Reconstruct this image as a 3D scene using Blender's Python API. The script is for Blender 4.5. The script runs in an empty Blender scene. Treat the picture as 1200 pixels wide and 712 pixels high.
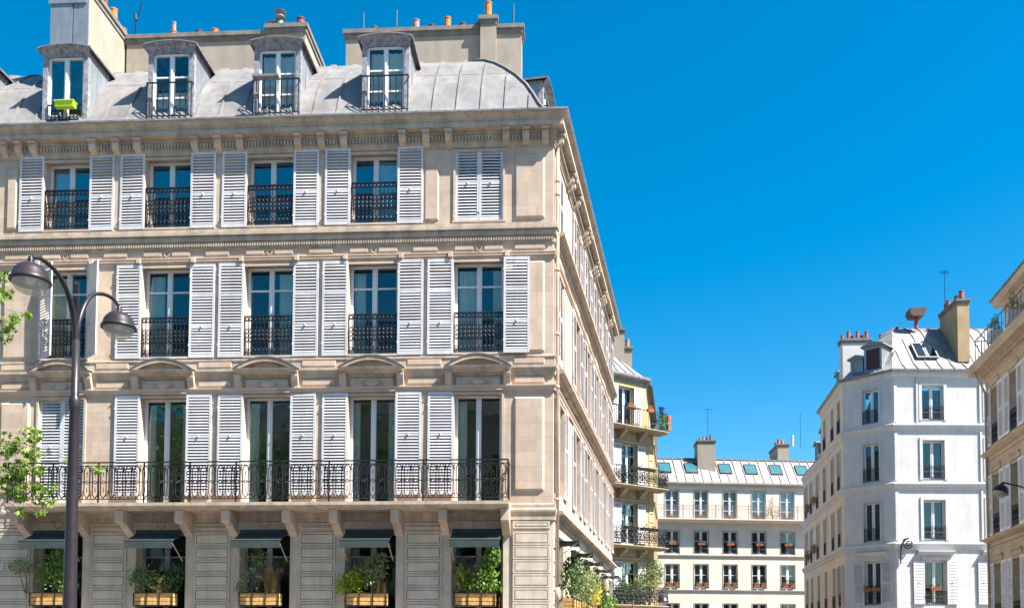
import bpy, math, random
from math import sin, cos, pi, radians, atan2, degrees, sqrt
from mathutils import Matrix, Vector

random.seed(7)
scene = bpy.context.scene
COL = scene.collection

# ------------------------------------------------------------------ camera
cam_d = bpy.data.cameras.new('camera')
cam = bpy.data.objects.new('camera', cam_d)
COL.objects.link(cam)
cam_d.sensor_width = 36.0
cam_d.lens = 1099.44 / 1200 * 36.0
cam_d.shift_y = (711.0 - 356.0) / 1200
cam_d.clip_end = 2000
yaw, pitch, roll = radians(-3.337), radians(2.633), radians(0.213)
fw = Vector((sin(yaw) * cos(pitch), cos(yaw) * cos(pitch), sin(pitch)))
r0 = Vector((cos(yaw), -sin(yaw), 0))
u0 = r0.cross(fw)
rr = r0 * cos(roll) + u0 * sin(roll)
uu = -r0 * sin(roll) + u0 * cos(roll)
M = Matrix(((rr.x, uu.x, -fw.x, 0.34), (rr.y, uu.y, -fw.y, -23.272), (rr.z, uu.z, -fw.z, 1.7), (0, 0, 0, 1)))
cam.matrix_world = M
scene.camera = cam

# ------------------------------------------------------------------ world and sun
SUN = Vector((0.552, -0.225, 0.803)).normalized()
w = bpy.data.worlds.new('World')
scene.world = w
w.use_nodes = True
nt = w.node_tree
bg = nt.nodes['Background']
sky = nt.nodes.new('ShaderNodeTexSky')
sky.sky_type = 'NISHITA'
sky.sun_disc = False
sky.sun_elevation = math.asin(SUN.z)
sky.sun_rotation = atan2(SUN.x, SUN.y)
sky.altitude = 100
sky.air_density = 1.0
sky.dust_density = 1.0
sky.ozone_density = 2.2
hs = nt.nodes.new('ShaderNodeHueSaturation')
hs.inputs['Saturation'].default_value = 1.57
hs.inputs['Hue'].default_value = 0.488
nt.links.new(sky.outputs[0], hs.inputs['Color'])
nt.links.new(hs.outputs[0], bg.inputs['Color'])
bg.inputs['Strength'].default_value = 0.063
sd = bpy.data.lights.new('sun', 'SUN')
sd.energy = 5.0
sd.angle = radians(0.5)
sd.color = (1.0, 0.95, 0.87)
so = bpy.data.objects.new('sun', sd)
so.rotation_euler = SUN.to_track_quat('Z', 'Y').to_euler()
so.location = (20, -10, 40)
COL.objects.link(so)
scene.view_settings.view_transform = 'Standard'
scene.view_settings.look = 'None'
scene.view_settings.gamma = 1
scene.view_settings.exposure = 1.75

# ------------------------------------------------------------------ materials
def mat(name, col, rough=0.7, metal=0.0, var=0.12, scale=3.0, streak=0.0, col2=None, spec=0.4, bump=0.0, bscale=40.0, stain=None, stain_amt=0.0, ashlar=None):
    m = bpy.data.materials.new(name)
    m.use_nodes = True
    t = m.node_tree
    b = t.nodes['Principled BSDF']
    b.inputs['Roughness'].default_value = rough
    b.inputs['Metallic'].default_value = metal
    b.inputs['Specular IOR Level'].default_value = spec
    g = t.nodes.new('ShaderNodeNewGeometry')
    n = t.nodes.new('ShaderNodeTexNoise')
    n.inputs['Scale'].default_value = scale
    n.inputs['Detail'].default_value = 5
    n.inputs['Roughness'].default_value = 0.65
    t.links.new(g.outputs['Position'], n.inputs['Vector'])
    r = t.nodes.new('ShaderNodeValToRGB')
    c2 = col2 or tuple(c * (1 - var * 2) for c in col)
    c1 = tuple(min(1, c * (1 + var)) for c in col)
    r.color_ramp.elements[0].position = 0.3
    r.color_ramp.elements[1].position = 0.68
    r.color_ramp.elements[0].color = (*c2, 1)
    r.color_ramp.elements[1].color = (*c1, 1)
    t.links.new(n.outputs['Fac'], r.inputs['Fac'])
    out = r.outputs['Color']
    if stain_amt > 0:
        mp = t.nodes.new('ShaderNodeMapping')
        mp.inputs['Scale'].default_value = (2.3, 2.3, 0.35)
        t.links.new(g.outputs['Position'], mp.inputs['Vector'])
        n2 = t.nodes.new('ShaderNodeTexNoise')
        n2.inputs['Scale'].default_value = 1.6
        n2.inputs['Detail'].default_value = 6
        n2.inputs['Roughness'].default_value = 0.7
        t.links.new(mp.outputs[0], n2.inputs['Vector'])
        r2 = t.nodes.new('ShaderNodeValToRGB')
        r2.color_ramp.elements[0].position = 0.46
        r2.color_ramp.elements[1].position = 0.72
        r2.color_ramp.elements[0].color = (0, 0, 0, 1)
        r2.color_ramp.elements[1].color = (stain_amt,) * 3 + (1,)
        t.links.new(n2.outputs['Fac'], r2.inputs['Fac'])
        mx = t.nodes.new('ShaderNodeMixRGB')
        mx.inputs['Color2'].default_value = (*stain, 1)
        t.links.new(r2.outputs[0], mx.inputs['Fac'])
        t.links.new(out, mx.inputs['Color1'])
        out = mx.outputs[0]
    if ashlar:        # block-to-block tone of the stone and its fine pale joints
        sx = t.nodes.new('ShaderNodeSeparateXYZ')
        t.links.new(g.outputs['Position'], sx.inputs[0])
        sm = t.nodes.new('ShaderNodeMath')
        t.links.new(sx.outputs[0], sm.inputs[0]); t.links.new(sx.outputs[1], sm.inputs[1])
        cb = t.nodes.new('ShaderNodeCombineXYZ')
        t.links.new(sm.outputs[0], cb.inputs[0]); t.links.new(sx.outputs[2], cb.inputs[1])
        bt = t.nodes.new('ShaderNodeTexBrick')
        t.links.new(cb.outputs[0], bt.inputs['Vector'])
        bt.inputs['Scale'].default_value = 1.0
        bt.inputs['Brick Width'].default_value = ashlar[0]
        bt.inputs['Row Height'].default_value = ashlar[1]
        bt.inputs['Mortar Size'].default_value = 0.006
        bt.inputs['Color1'].default_value = (1.05,1.04,1.03,1)
        bt.inputs['Color2'].default_value = (0.88,0.87,0.86,1)
        bt.inputs['Mortar'].default_value = (0.80,0.78,0.76,1)
        mm = t.nodes.new('ShaderNodeMixRGB'); mm.blend_type = 'MULTIPLY'; mm.inputs[0].default_value = 1.0
        t.links.new(out, mm.inputs['Color1']); t.links.new(bt.outputs['Color'], mm.inputs['Color2'])
        out = mm.outputs[0]
    t.links.new(out, b.inputs['Base Color'])
    if bump > 0:
        nb = t.nodes.new('ShaderNodeTexNoise')
        nb.inputs['Scale'].default_value = bscale
        nb.inputs['Detail'].default_value = 4
        t.links.new(g.outputs['Position'], nb.inputs['Vector'])
        bp = t.nodes.new('ShaderNodeBump')
        bp.inputs['Strength'].default_value = bump
        bp.inputs['Distance'].default_value = 0.02
        t.links.new(nb.outputs['Fac'], bp.inputs['Height'])
        t.links.new(bp.outputs[0], b.inputs['Normal'])
    return m

def glass_mat(name, tint, refl):
    m = bpy.data.materials.new(name)
    m.use_nodes = True
    t = m.node_tree
    t.nodes.remove(t.nodes['Principled BSDF'])
    o = t.nodes['Material Output']
    tr = t.nodes.new('ShaderNodeBsdfTransparent')
    tr.inputs[0].default_value = (*tint, 1)
    gl = t.nodes.new('ShaderNodeBsdfGlossy')
    gl.inputs['Roughness'].default_value = 0.015
    gl.inputs['Color'].default_value = (0.82, 0.92, 0.88, 1)
    # gentle waviness of old panes
    g = t.nodes.new('ShaderNodeNewGeometry')
    n = t.nodes.new('ShaderNodeTexNoise')
    n.inputs['Scale'].default_value = 1.7
    t.links.new(g.outputs['Position'], n.inputs['Vector'])
    bp = t.nodes.new('ShaderNodeBump')
    bp.inputs['Strength'].default_value = 0.25
    bp.inputs['Distance'].default_value = 0.02
    t.links.new(n.outputs['Fac'], bp.inputs['Height'])
    t.links.new(bp.outputs[0], gl.inputs['Normal'])
    fr = t.nodes.new('ShaderNodeFresnel')
    fr.inputs[0].default_value = 1.5
    ad = t.nodes.new('ShaderNodeMath')
    ad.operation = 'ADD'
    ad.use_clamp = True
    ad.inputs[1].default_value = refl
    t.links.new(fr.outputs[0], ad.inputs[0])
    mx = t.nodes.new('ShaderNodeMixShader')
    t.links.new(ad.outputs[0], mx.inputs[0])
    t.links.new(tr.outputs[0], mx.inputs[1])
    t.links.new(gl.outputs[0], mx.inputs[2])
    t.links.new(mx.outputs[0], o.inputs['Surface'])
    return m

def leaf_mat(name, col, col2, trans=0.35):
    m = bpy.data.materials.new(name)
    m.use_nodes = True
    t = m.node_tree
    b = t.nodes['Principled BSDF']
    o = t.nodes['Material Output']
    g = t.nodes.new('ShaderNodeNewGeometry')
    n = t.nodes.new('ShaderNodeTexNoise')
    n.inputs['Scale'].default_value = 6
    n.inputs['Detail'].default_value = 3
    t.links.new(g.outputs['Position'], n.inputs['Vector'])
    r = t.nodes.new('ShaderNodeValToRGB')
    r.color_ramp.elements[0].position = 0.35
    r.color_ramp.elements[1].position = 0.65
    r.color_ramp.elements[0].color = (*col, 1)
    r.color_ramp.elements[1].color = (*col2, 1)
    t.links.new(n.outputs['Fac'], r.inputs['Fac'])
    t.links.new(r.outputs[0], b.inputs['Base Color'])
    b.inputs['Roughness'].default_value = 0.5
    tr = t.nodes.new('ShaderNodeBsdfTranslucent')
    t.links.new(r.outputs[0], tr.inputs[0])
    mx = t.nodes.new('ShaderNodeMixShader')
    mx.inputs[0].default_value = trans
    t.links.new(b.outputs[0], mx.inputs[1])
    t.links.new(tr.outputs[0], mx.inputs[2])
    t.links.new(mx.outputs[0], o.inputs['Surface'])
    return m

MT = {
    'stone': mat('limestone', (0.525, 0.405, 0.315), 0.85, var=0.09, scale=2.2, ashlar=(.95,.37), stain=(0.36, 0.30, 0.24), stain_amt=0.55, bump=0.15),
    'stone_gf': mat('limestone_weathered', (0.53, 0.455, 0.37), 0.85, var=0.10, scale=2.6, stain=(0.33, 0.29, 0.25), stain_amt=0.7, bump=0.2),
    'stone_ledge': mat('limestone_ledge', (0.45, 0.36, 0.275), 0.85, var=0.14, scale=2.4, stain=(0.20, 0.18, 0.16), stain_amt=0.8, bump=0.2),
    'white': mat('white_paint', (0.68, 0.68, 0.69), 0.5, var=0.04, scale=3.0),
    'shutter': mat('shutter_paint', (0.56, 0.555, 0.57), 0.55, var=0.09, scale=0.9, stain=(0.36, 0.34, 0.34), stain_amt=0.55),
    'bounce_white': mat('shutter_paint_bounce_lit', (0.82, 0.81, 0.80), 0.5, var=0.05, scale=1.2),  # shutter white, lightened to imitate sunlight bounced across the side street
    'shutter_grey': mat('grey_shutter_paint', (0.50, 0.50, 0.52), 0.55, var=0.05, scale=2.0),
    'iron': mat('black_iron', (0.02, 0.02, 0.022), 0.45, metal=0.3, var=0.2, scale=12),
    'lamp_iron': mat('lamp_iron', (0.030, 0.024, 0.029), 0.38, metal=0.2, var=0.15, scale=8, bump=0.05),
    'zinc': mat('zinc_sheet', (0.215, 0.208, 0.205), 0.55, metal=0.1, var=0.16, scale=1.6, stain=(0.145, 0.122, 0.105), stain_amt=0.7, bump=0.12, bscale=5),
    'zinc_blue': mat('zinc_cladding', (0.23, 0.26, 0.29), 0.4, metal=0.35, var=0.10, scale=1.8, stain=(0.36, 0.36, 0.38), stain_amt=0.5),
    'lead': mat('lead_trim', (0.22, 0.21, 0.22), 0.55, metal=0.2, var=0.25, scale=6),
    'wood_grey': mat('weathered_frame', (0.27, 0.265, 0.285), 0.7, var=0.3, scale=9, bump=0.2),
    'glass': glass_mat('window_glass', (0.90, 0.95, 0.93), 0.035),
    'glass_top': glass_mat('window_glass_bright', (0.86, 0.93, 0.94), 0.13),
    'glass_clear': glass_mat('dormer_glass', (0.95, 0.97, 0.96), 0.0),
    'glass_sky': mat('skylight_glass', (0.032, 0.14, 0.16), 0.06, var=0.1, scale=1.0, spec=0.9),
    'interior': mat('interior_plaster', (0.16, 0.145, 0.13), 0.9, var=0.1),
    'curtain': mat('curtain_voile', (0.80, 0.79, 0.75), 0.9, var=0.06),
    'awning': mat('awning_cloth', (0.045, 0.06, 0.06), 0.8, var=0.12, scale=5, spec=0.2),
    'alu': mat('awning_metal', (0.5, 0.5, 0.48), 0.4, metal=0.4, var=0.05),
    'planter_wood': mat('planter_board', (0.62, 0.36, 0.12), 0.6, var=0.2, scale=14, col2=(0.40, 0.20, 0.06)),
    'lime': mat('lime_plastic', (0.42, 0.62, 0.03), 0.35, var=0.03),
    'terra': mat('terracotta', (0.33, 0.10, 0.05), 0.8, var=0.15, scale=9),
    'terra_or': mat('orange_terracotta', (0.52, 0.17, 0.04), 0.8, var=0.12, scale=9),
    'terra_dk': mat('sooty_terracotta', (0.16, 0.07, 0.07), 0.8, var=0.2, scale=9),
    'terra_gr': mat('grey_pot', (0.30, 0.22, 0.19), 0.8, var=0.2, scale=9),
    'render': mat('chimney_render', (0.33, 0.28, 0.225), 0.9, var=0.08, scale=1.5, stain=(0.22, 0.195, 0.165), stain_amt=0.6, bump=0.15),
    'render_cap': mat('chimney_cap', (0.19, 0.17, 0.145), 0.9, var=0.2, scale=3, bump=0.3),
    'yellow': mat('ochre_stone', (0.42, 0.335, 0.22), 0.85, var=0.10, scale=1.2, stain=(0.22, 0.17, 0.11), stain_amt=0.7, bump=0.1),
    'yellow_paint': mat('yellow_paint', (0.47, 0.37, 0.19), 0.8, var=0.08, scale=1.2),
    'brick_brown': mat('brown_stone', (0.30, 0.22, 0.12), 0.9, var=0.25, scale=4, bump=0.2),
    'cream': mat('cream_render', (0.60, 0.53, 0.445), 0.9, var=0.07, scale=0.8, stain=(0.52, 0.45, 0.38), stain_amt=0.4),
    'cream_band': mat('cream_band', (0.36, 0.31, 0.26), 0.9, var=0.1, scale=1.5),
    'cream_paint': mat('cream_painted_render', (0.66, 0.55, 0.44), 0.88, var=0.06, scale=0.8, stain=(0.45, 0.38, 0.31), stain_amt=0.5),
    'whitewall': mat('white_render', (0.53, 0.527, 0.525), 0.85, var=0.06, scale=0.8, stain=(0.39, 0.375, 0.365), stain_amt=0.55),
    'beige': mat('beige_stone', (0.56, 0.44, 0.31), 0.85, var=0.07, scale=1.0, stain=(0.34, 0.26, 0.18), stain_amt=0.4, ashlar=(.9,.4)),
    'tan_render': mat('tan_render', (0.40, 0.28, 0.16), 0.9, var=0.12, scale=1.2, stain=(0.33, 0.25, 0.17), stain_amt=0.6),
    'brown_hood': mat('brown_metal_hood', (0.10, 0.055, 0.05), 0.6, var=0.2),
    'red_metal': mat('red_painted_metal', (0.45, 0.05, 0.03), 0.5, var=0.1),
    'dark_shutter': mat('dark_red_shutter', (0.055, 0.022, 0.024), 0.6, var=0.1),
    'asphalt': mat('asphalt', (0.055, 0.055, 0.058), 0.9, var=0.2, scale=20, bump=0.3),
    'paving': mat('granite_paving', (0.24, 0.225, 0.205), 0.9, var=0.15, scale=4, bump=0.2),
    'kerb': mat('granite_kerb', (0.33, 0.32, 0.30), 0.85, var=0.15, scale=9),
    'ground': mat('ground_gravel', (0.20, 0.19, 0.17), 0.95, var=0.2, scale=1),
    'roadline': mat('road_paint', (0.75, 0.75, 0.73), 0.7, var=0.08, scale=9),
    'bark': mat('plane_bark', (0.22, 0.19, 0.14), 0.9, var=0.35, scale=5, bump=0.3),
    'stem': mat('plant_stem', (0.13, 0.10, 0.05), 0.9, var=0.2),
    'leaf': leaf_mat('plane_leaf', (0.09, 0.19, 0.02), (0.26, 0.38, 0.05), 0.42),
    'leaf_dark': leaf_mat('dark_leaf', (0.035, 0.08, 0.02), (0.09, 0.17, 0.035)),
    'leaf_mid': leaf_mat('mid_leaf', (0.08, 0.18, 0.025), (0.22, 0.36, 0.05)),
    'leaf_lime': leaf_mat('lime_leaf', (0.22, 0.33, 0.02), (0.40, 0.48, 0.04)),
    'leaf_olive': leaf_mat('olive_leaf', (0.14, 0.19, 0.07), (0.28, 0.34, 0.13)),
    'leaf_dry': leaf_mat('dry_grass', (0.25, 0.16, 0.06), (0.42, 0.29, 0.11)),
    'flower_y': leaf_mat('yellow_blossom', (0.7, 0.5, 0.02), (0.8, 0.6, 0.05)),
    'flower_r': leaf_mat('red_blossom', (0.6, 0.03, 0.02), (0.7, 0.08, 0.05)),
    'flower_p': leaf_mat('pink_blossom', (0.7, 0.05, 0.2), (0.75, 0.2, 0.35)),
    'lamp_glass': None,
    'blue_plastic': mat('blue_plastic', (0.03, 0.12, 0.42), 0.5),
}
def lamp_glass():
    m = bpy.data.materials.new('lamp_bowl')
    m.use_nodes = True
    t = m.node_tree
    b = t.nodes['Principled BSDF']
    b.inputs['Base Color'].default_value = (0.72, 0.72, 0.66, 1)
    b.inputs['Roughness'].default_value = 0.08
    b.inputs['Transmission Weight'].default_value = 0.0
    tr = t.nodes.new('ShaderNodeBsdfTransparent')
    tr.inputs[0].default_value = (0.85, 0.86, 0.82, 1)
    mx = t.nodes.new('ShaderNodeMixShader')
    mx.inputs[0].default_value = 0.45
    t.links.new(tr.outputs[0], mx.inputs[1])
    t.links.new(b.outputs[0], mx.inputs[2])
    t.links.new(mx.outputs[0], t.nodes['Material Output'].inputs['Surface'])
    return m
MT['lamp_glass'] = lamp_glass()

# ------------------------------------------------------------------ mesh helpers
class MB:
    def __init__(s):
        s.v = []; s.f = []
    def box(s, x0, x1, y0, y1, z0, z1):
        if x0 > x1: x0, x1 = x1, x0
        if y0 > y1: y0, y1 = y1, y0
        if z0 > z1: z0, z1 = z1, z0
        n = len(s.v)
        s.v += [(x0,y0,z0),(x1,y0,z0),(x1,y1,z0),(x0,y1,z0),(x0,y0,z1),(x1,y0,z1),(x1,y1,z1),(x0,y1,z1)]
        s.f += [(n,n+3,n+2,n+1),(n+4,n+5,n+6,n+7),(n,n+1,n+5,n+4),(n+1,n+2,n+6,n+5),(n+2,n+3,n+7,n+6),(n+3,n,n+4,n+7)]
        return s
    def panel(s, x0, x1, z0, z1, out, ch, base=0.0):
        """raised block with chamfered edges; front faces -y"""
        n = len(s.v)
        s.v += [(x0,-base,z0),(x1,-base,z0),(x1,-base,z1),(x0,-base,z1),
                (x0+ch,-base-out,z0+ch),(x1-ch,-base-out,z0+ch),(x1-ch,-base-out,z1-ch),(x0+ch,-base-out,z1-ch)]
        s.f += [(n+4,n+5,n+6,n+7),(n,n+1,n+5,n+4),(n+1,n+2,n+6,n+5),(n+2,n+3,n+7,n+6),(n+3,n,n+4,n+7)]
        return s
    def quad(s, *p):
        n = len(s.v); s.v += [tuple(q) for q in p]; s.f.append(tuple(range(n, n+len(p)))); return s
    def prism(s, pts, axis, a, b):
        """extrude a 2-D outline along an axis (x: pts are (y,z); y: (x,z); z: (x,y))"""
        n = len(s.v); k = len(pts)
        def mk(p, t):
            return {'x': (t,p[0],p[1]), 'y': (p[0],t,p[1]), 'z': (p[0],p[1],t)}[axis]
        s.v += [mk(p,a) for p in pts] + [mk(p,b) for p in pts]
        s.f.append(tuple(range(n,n+k))); s.f.append(tuple(range(n+2*k-1,n+k-1,-1)))
        for i in range(k):
            j = (i+1)%k
            s.f.append((n+i,n+k+i,n+k+j,n+j))
        return s
    def tube(s, path, r, n=6, caps=True):
        P = [Vector(p) for p in path]
        rs = r if isinstance(r, (list,tuple)) else [r]*len(P)
        base = len(s.v)
        up = Vector((0,0,1))
        for i,p in enumerate(P):
            d = (P[min(i+1,len(P)-1)] - P[max(i-1,0)]).normalized()
            a = d.cross(up)
            if a.length < 0.05: a = d.cross(Vector((1,0,0)))
            a.normalize(); b = d.cross(a).normalized()
            for k in range(n):
                t = 2*pi*k/n + pi/n
                q = p + a*cos(t)*rs[i] + b*sin(t)*rs[i]
                s.v.append(tuple(q))
        for i in range(len(P)-1):
            for k in range(n):
                k2 = (k+1)%n
                s.f.append((base+i*n+k, base+i*n+k2, base+(i+1)*n+k2, base+(i+1)*n+k))
        if caps:
            s.f.append(tuple(base+k for k in range(n-1,-1,-1)))
            s.f.append(tuple(base+(len(P)-1)*n+k for k in range(n)))
        return s
    def ring(s, c, rad, r, n=10, m=4, plane='xz'):
        base = len(s.v)
        for i in range(n):
            a = 2*pi*i/n
            for j in range(m):
                b = 2*pi*j/m
                q = rad + r*cos(b)
                x, z, y = q*cos(a), q*sin(a), r*sin(b)
                s.v.append((c[0]+x, c[1]+y, c[2]+z) if plane=='xz' else (c[0]+x, c[1]+z, c[2]+y))
        for i in range(n):
            for j in range(m):
                i2, j2 = (i+1)%n, (j+1)%m
                s.f.append((base+i*m+j, base+i2*m+j, base+i2*m+j2, base+i*m+j2))
        return s
    def lathe(s, prof, n=12, c=(0,0,0), caps=True):
        base = len(s.v)
        for r,z in prof:
            for k in range(n):
                a = 2*pi*k/n
                s.v.append((c[0]+r*cos(a), c[1]+r*sin(a), c[2]+z))
        for i in range(len(prof)-1):
            for k in range(n):
                k2 = (k+1)%n
                s.f.append((base+i*n+k, base+i*n+k2, base+(i+1)*n+k2, base+(i+1)*n+k))
        if caps:
            s.f.append(tuple(base+k for k in range(n-1,-1,-1)))
            s.f.append(tuple(base+(len(prof)-1)*n+k for k in range(n)))
        return s
    def add(s, o, mtx=None):
        n = len(s.v)
        s.v += [tuple(mtx @ Vector(p)) for p in o.v] if mtx else o.v
        s.f += [tuple(i+n for i in f) for f in o.f]
        return s
    def mesh(s, name, m, smooth=False):
        me = bpy.data.meshes.new(name)
        me.from_pydata(s.v, [], s.f)
        if m is not None: me.materials.append(MT[m] if isinstance(m,str) else m)
        if smooth:
            for p in me.polygons: p.use_smooth = True
        me.update()
        return me

CACHE = {}
def cached(key, fn):
    if key not in CACHE: CACHE[key] = fn()
    return CACHE[key]

def ob(name, me, parent=None, loc=(0,0,0), rz=0.0, kind=None, label=None, cat=None, group=None, rot=None):
    o = bpy.data.objects.new(name, me)
    COL.objects.link(o)
    o.location = loc
    o.rotation_euler = rot if rot else (0,0,rz)
    if parent: o.parent = parent
    if kind: o['kind'] = kind
    if label: o['label'] = label
    if cat: o['category'] = cat
    if group: o['group'] = group
    return o

def thing(name, loc, label, cat, group=None, rz=0.0):
    return ob(name, None, None, loc, rz, None, label, cat, group)

class Fac:
    """a facade: u runs along it (left to right for someone facing it), o outwards, z up"""
    def __init__(s, root, org, ang):
        s.root = root; s.o = Vector(org); s.a = radians(ang)
        s.d = Vector((cos(s.a), sin(s.a))); s.n = Vector((sin(s.a), -cos(s.a)))
    def w(s, u, o, z):
        p = s.o + s.d*u + s.n*o
        return (p.x, p.y, z)
    def loc(s, u, o, z):
        p = s.w(u,o,z); r = s.root.location
        return (p[0]-r.x, p[1]-r.y, z-r.z)
    def put(s, name, me, u=0, o=0, z=0, rz=0, kind=None, label=None):
        return ob(name, me, s.root, s.loc(u,o,z), s.a+rz, kind, label)
    def top(s, name, me, u, o, z, label, cat, group=None, rz=0):
        return ob(name, me, None, s.w(u,o,z), s.a+rz, None, label, cat, group)

def wall_mesh(u0, u1, z0, z1, ops, depth, m, back=None):
    us = sorted(set([u0,u1] + [v for o in ops for v in (o[0],o[1])]))
    zs = sorted(set([z0,z1] + [v for o in ops for v in (o[2],o[3])]))
    us = [u for u in us if u0-1e-6 <= u <= u1+1e-6]; zs = [z for z in zs if z0-1e-6 <= z <= z1+1e-6]
    b = MB(); idx = {}
    def V(i,j):
        if (i,j) not in idx:
            idx[(i,j)] = len(b.v); b.v.append((us[i],0,zs[j]))
        return idx[(i,j)]
    for i in range(len(us)-1):
        for j in range(len(zs)-1):
            cu, cz = (us[i]+us[i+1])/2, (zs[j]+zs[j+1])/2
            if any(o[0]<cu<o[1] and o[2]<cz<o[3] for o in ops): continue
            b.f.append((V(i,j),V(i+1,j),V(i+1,j+1),V(i,j+1)))
    for a,c,e,f in [(o[0],o[1],o[2],o[3]) for o in ops]:
        d = depth
        b.quad((a,0,e),(a,0,f),(a,d,f),(a,d,e)); b.quad((c,0,e),(c,d,e),(c,d,f),(c,0,f))
        b.quad((a,0,f),(c,0,f),(c,d,f),(a,d,f)); b.quad((a,0,e),(a,d,e),(c,d,e),(c,0,e))
    return b.mesh('wall', m)

def offset_pts(path, o):
    P = [Vector(p) for p in path]; out = []
    ns = []
    for i in range(len(P)-1):
        d = (P[i+1]-P[i]).normalized(); ns.append(Vector((d.y,-d.x)))
    for i,p in enumerate(P):
        if i == 0: out.append(p+ns[0]*o)
        elif i == len(P)-1: out.append(p+ns[-1]*o)
        else:
            a, b = ns[i-1], ns[i]
            k = o/(1+a.dot(b))
            out.append(p+(a+b)*k)
    return out

def mould(prof, path, root, name, m, smooth=False, kind=None, close=True):
    """mitred moulding: prof is a list of (out, z), path a list of plan corners"""
    b = MB(); r = root.location; n = len(path)
    for o,z in prof:
        for q in offset_pts(path, o): b.v.append((q.x-r.x, q.y-r.y, z-r.z))
    for i in range(len(prof)-1):
        for j in range(n-1):
            b.f.append((i*n+j, i*n+j+1, (i+1)*n+j+1, (i+1)*n+j))
    if close:
        b.f.append(tuple(i*n for i in range(len(prof)))); b.f.append(tuple(i*n+n-1 for i in range(len(prof)-1,-1,-1)))
    return ob(name, b.mesh(name, m, smooth), root, kind=kind)

# ------------------------------------------------------------------ reusable parts
def frame_mesh(w, h, transom=None, mull=0.13, m='white', st=0.07):
    def mk():
        b = MB(); x = w/2
        b.box(-x,-x+st,0,0.06,0,h); b.box(x-st,x,0,0.06,0,h)
        b.box(-x+st,x-st,0.002,0.058,h-st,h); b.box(-x+st,x-st,0.002,0.058,0,st*1.5)
        b.box(-mull/2,mull/2,-0.012,0.058,st*1.5,h-st)
        b.box(-0.02,0.02,-0.03,-0.012,st*1.5,h-st)
        for t in (transom or []):
            b.box(-x+st,-mull/2,0.006,0.05,t-0.02,t+0.02); b.box(mull/2,x-st,0.006,0.05,t-0.02,t+0.02)
        return b.mesh('window_frame', m)
    return cached(('frame',w,h,tuple(transom or ()),mull,m,st), mk)

def pane_mesh(w, h, m):
    return cached(('pane',round(w,3),round(h,3),m), lambda: MB().box(-w/2,w/2,0,0.008,0,h).mesh('pane', m))

def window(fac, u, z, w, h, depth=0.24, transom=None, glass='glass', mull=0.13, m='white', st=0.07, name='window', panes=True):
    o = fac.put(name, frame_mesh(w,h,transom,mull,m,st), u, -depth, z)
    if panes:
        pw = w/2-st-mull/2
        zs = [st*1.5] + list(transom or []) + [h-st]
        for sgn in (-1,1):
            for i in range(len(zs)-1):
                z0 = zs[i]+(0.02 if i else 0); z1 = zs[i+1]-(0.02 if i < len(zs)-2 else 0)
                # every old pane hangs a hair out of true, so its reflection differs
                ob('pane', pane_mesh(pw-0.004, z1-z0-0.004, glass), o, (sgn*(mull/2+pw/2), 0.03, z0+0.002),
                   rot=(random.uniform(-.006,.006),0,random.uniform(-.012,.012)))
    return o

def slat_mesh(w):
    def mk():
        b = MB(); a = radians(33); hw = w/2
        c, s_ = cos(a)*0.031, sin(a)*0.031
        t = 0.005
        pts = [(-s_-t*c/0.031, -c+t*s_/0.031), (s_-t*c/0.031, c+t*s_/0.031), (s_+t*c/0.031, c-t*s_/0.031), (-s_+t*c/0.031, -c-t*s_/0.031)]
        b.prism(pts, 'x', -hw, hw)
        return b
    return cached(('slatmb',w), mk)

def shutter_parts(w, h, rails, sm='shutter'):
    st = 0.055
    def mk():
        b = MB()
        b.box(-w/2,-w/2+st,-0.018,0.018,0,h); b.box(w/2-st,w/2,-0.018,0.018,0,h)
        zz = [(0,0.10)] + [(r-0.035,r+0.035) for r in rails] + [(h-0.07,h)]
        for a,c in zz: b.box(-w/2+st,w/2-st,-0.016,0.016,a,c)
        for z_ in (h*0.12,h*0.86):   # strap hinges
            b.box(-w/2-0.012,-w/2+0.02,-0.03,-0.018,z_,z_+0.05)
        b.box(-0.01,0.01,-0.05,-0.016,rails[0]-0.02,rails[0]+0.05)  # catch
        return b.mesh('shutter_frame',sm)
    zz = [(0,0.10)] + [(r-0.035,r+0.035) for r in rails] + [(h-0.07,h)]
    lev = []
    for i in range(len(zz)-1):
        a, c = zz[i][1], zz[i+1][0]
        n = max(1, int(round((c-a)/0.078))); p = (c-a)/n
        lev += [a+p*(k+0.5) for k in range(n)]
    fm = cached(('sh',w,h,tuple(rails),sm), mk)
    sw = w-2*st+0.004
    def mk2():
        b = MB()
        for z_ in lev: b.add(slat_mesh(sw), Matrix.Translation((0,0,z_)))
        return b.mesh('slats',sm)
    am = cached(('shs',w,h,tuple(rails),sm), mk2)
    one = cached(('slat1',sw), lambda: slat_mesh(sw).mesh('slat','shutter'))
    return fm, am, one, lev

SLATS = [0]
def shutter(fac, u, z, w, h, rails, o=0.035, rz=0.0, single=False, name='shutter', sm='shutter'):
    fm, am, one, lev = shutter_parts(w,h,rails,sm)
    s = fac.put(name, fm, u, o, z, rz)
    s.rotation_euler.x = random.uniform(-.006,.006); s.rotation_euler.z += random.uniform(-.02,.02)
    if single and SLATS[0]+len(lev) <= 300:
        SLATS[0] += len(lev)
        for z_ in lev:
            q = ob('slat', one, s, (0,0,z_)); q.rotation_euler.x = random.gauss(0,0.06)
    else:
        ob('slats', am, s, kind='stuff')
    return s

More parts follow.
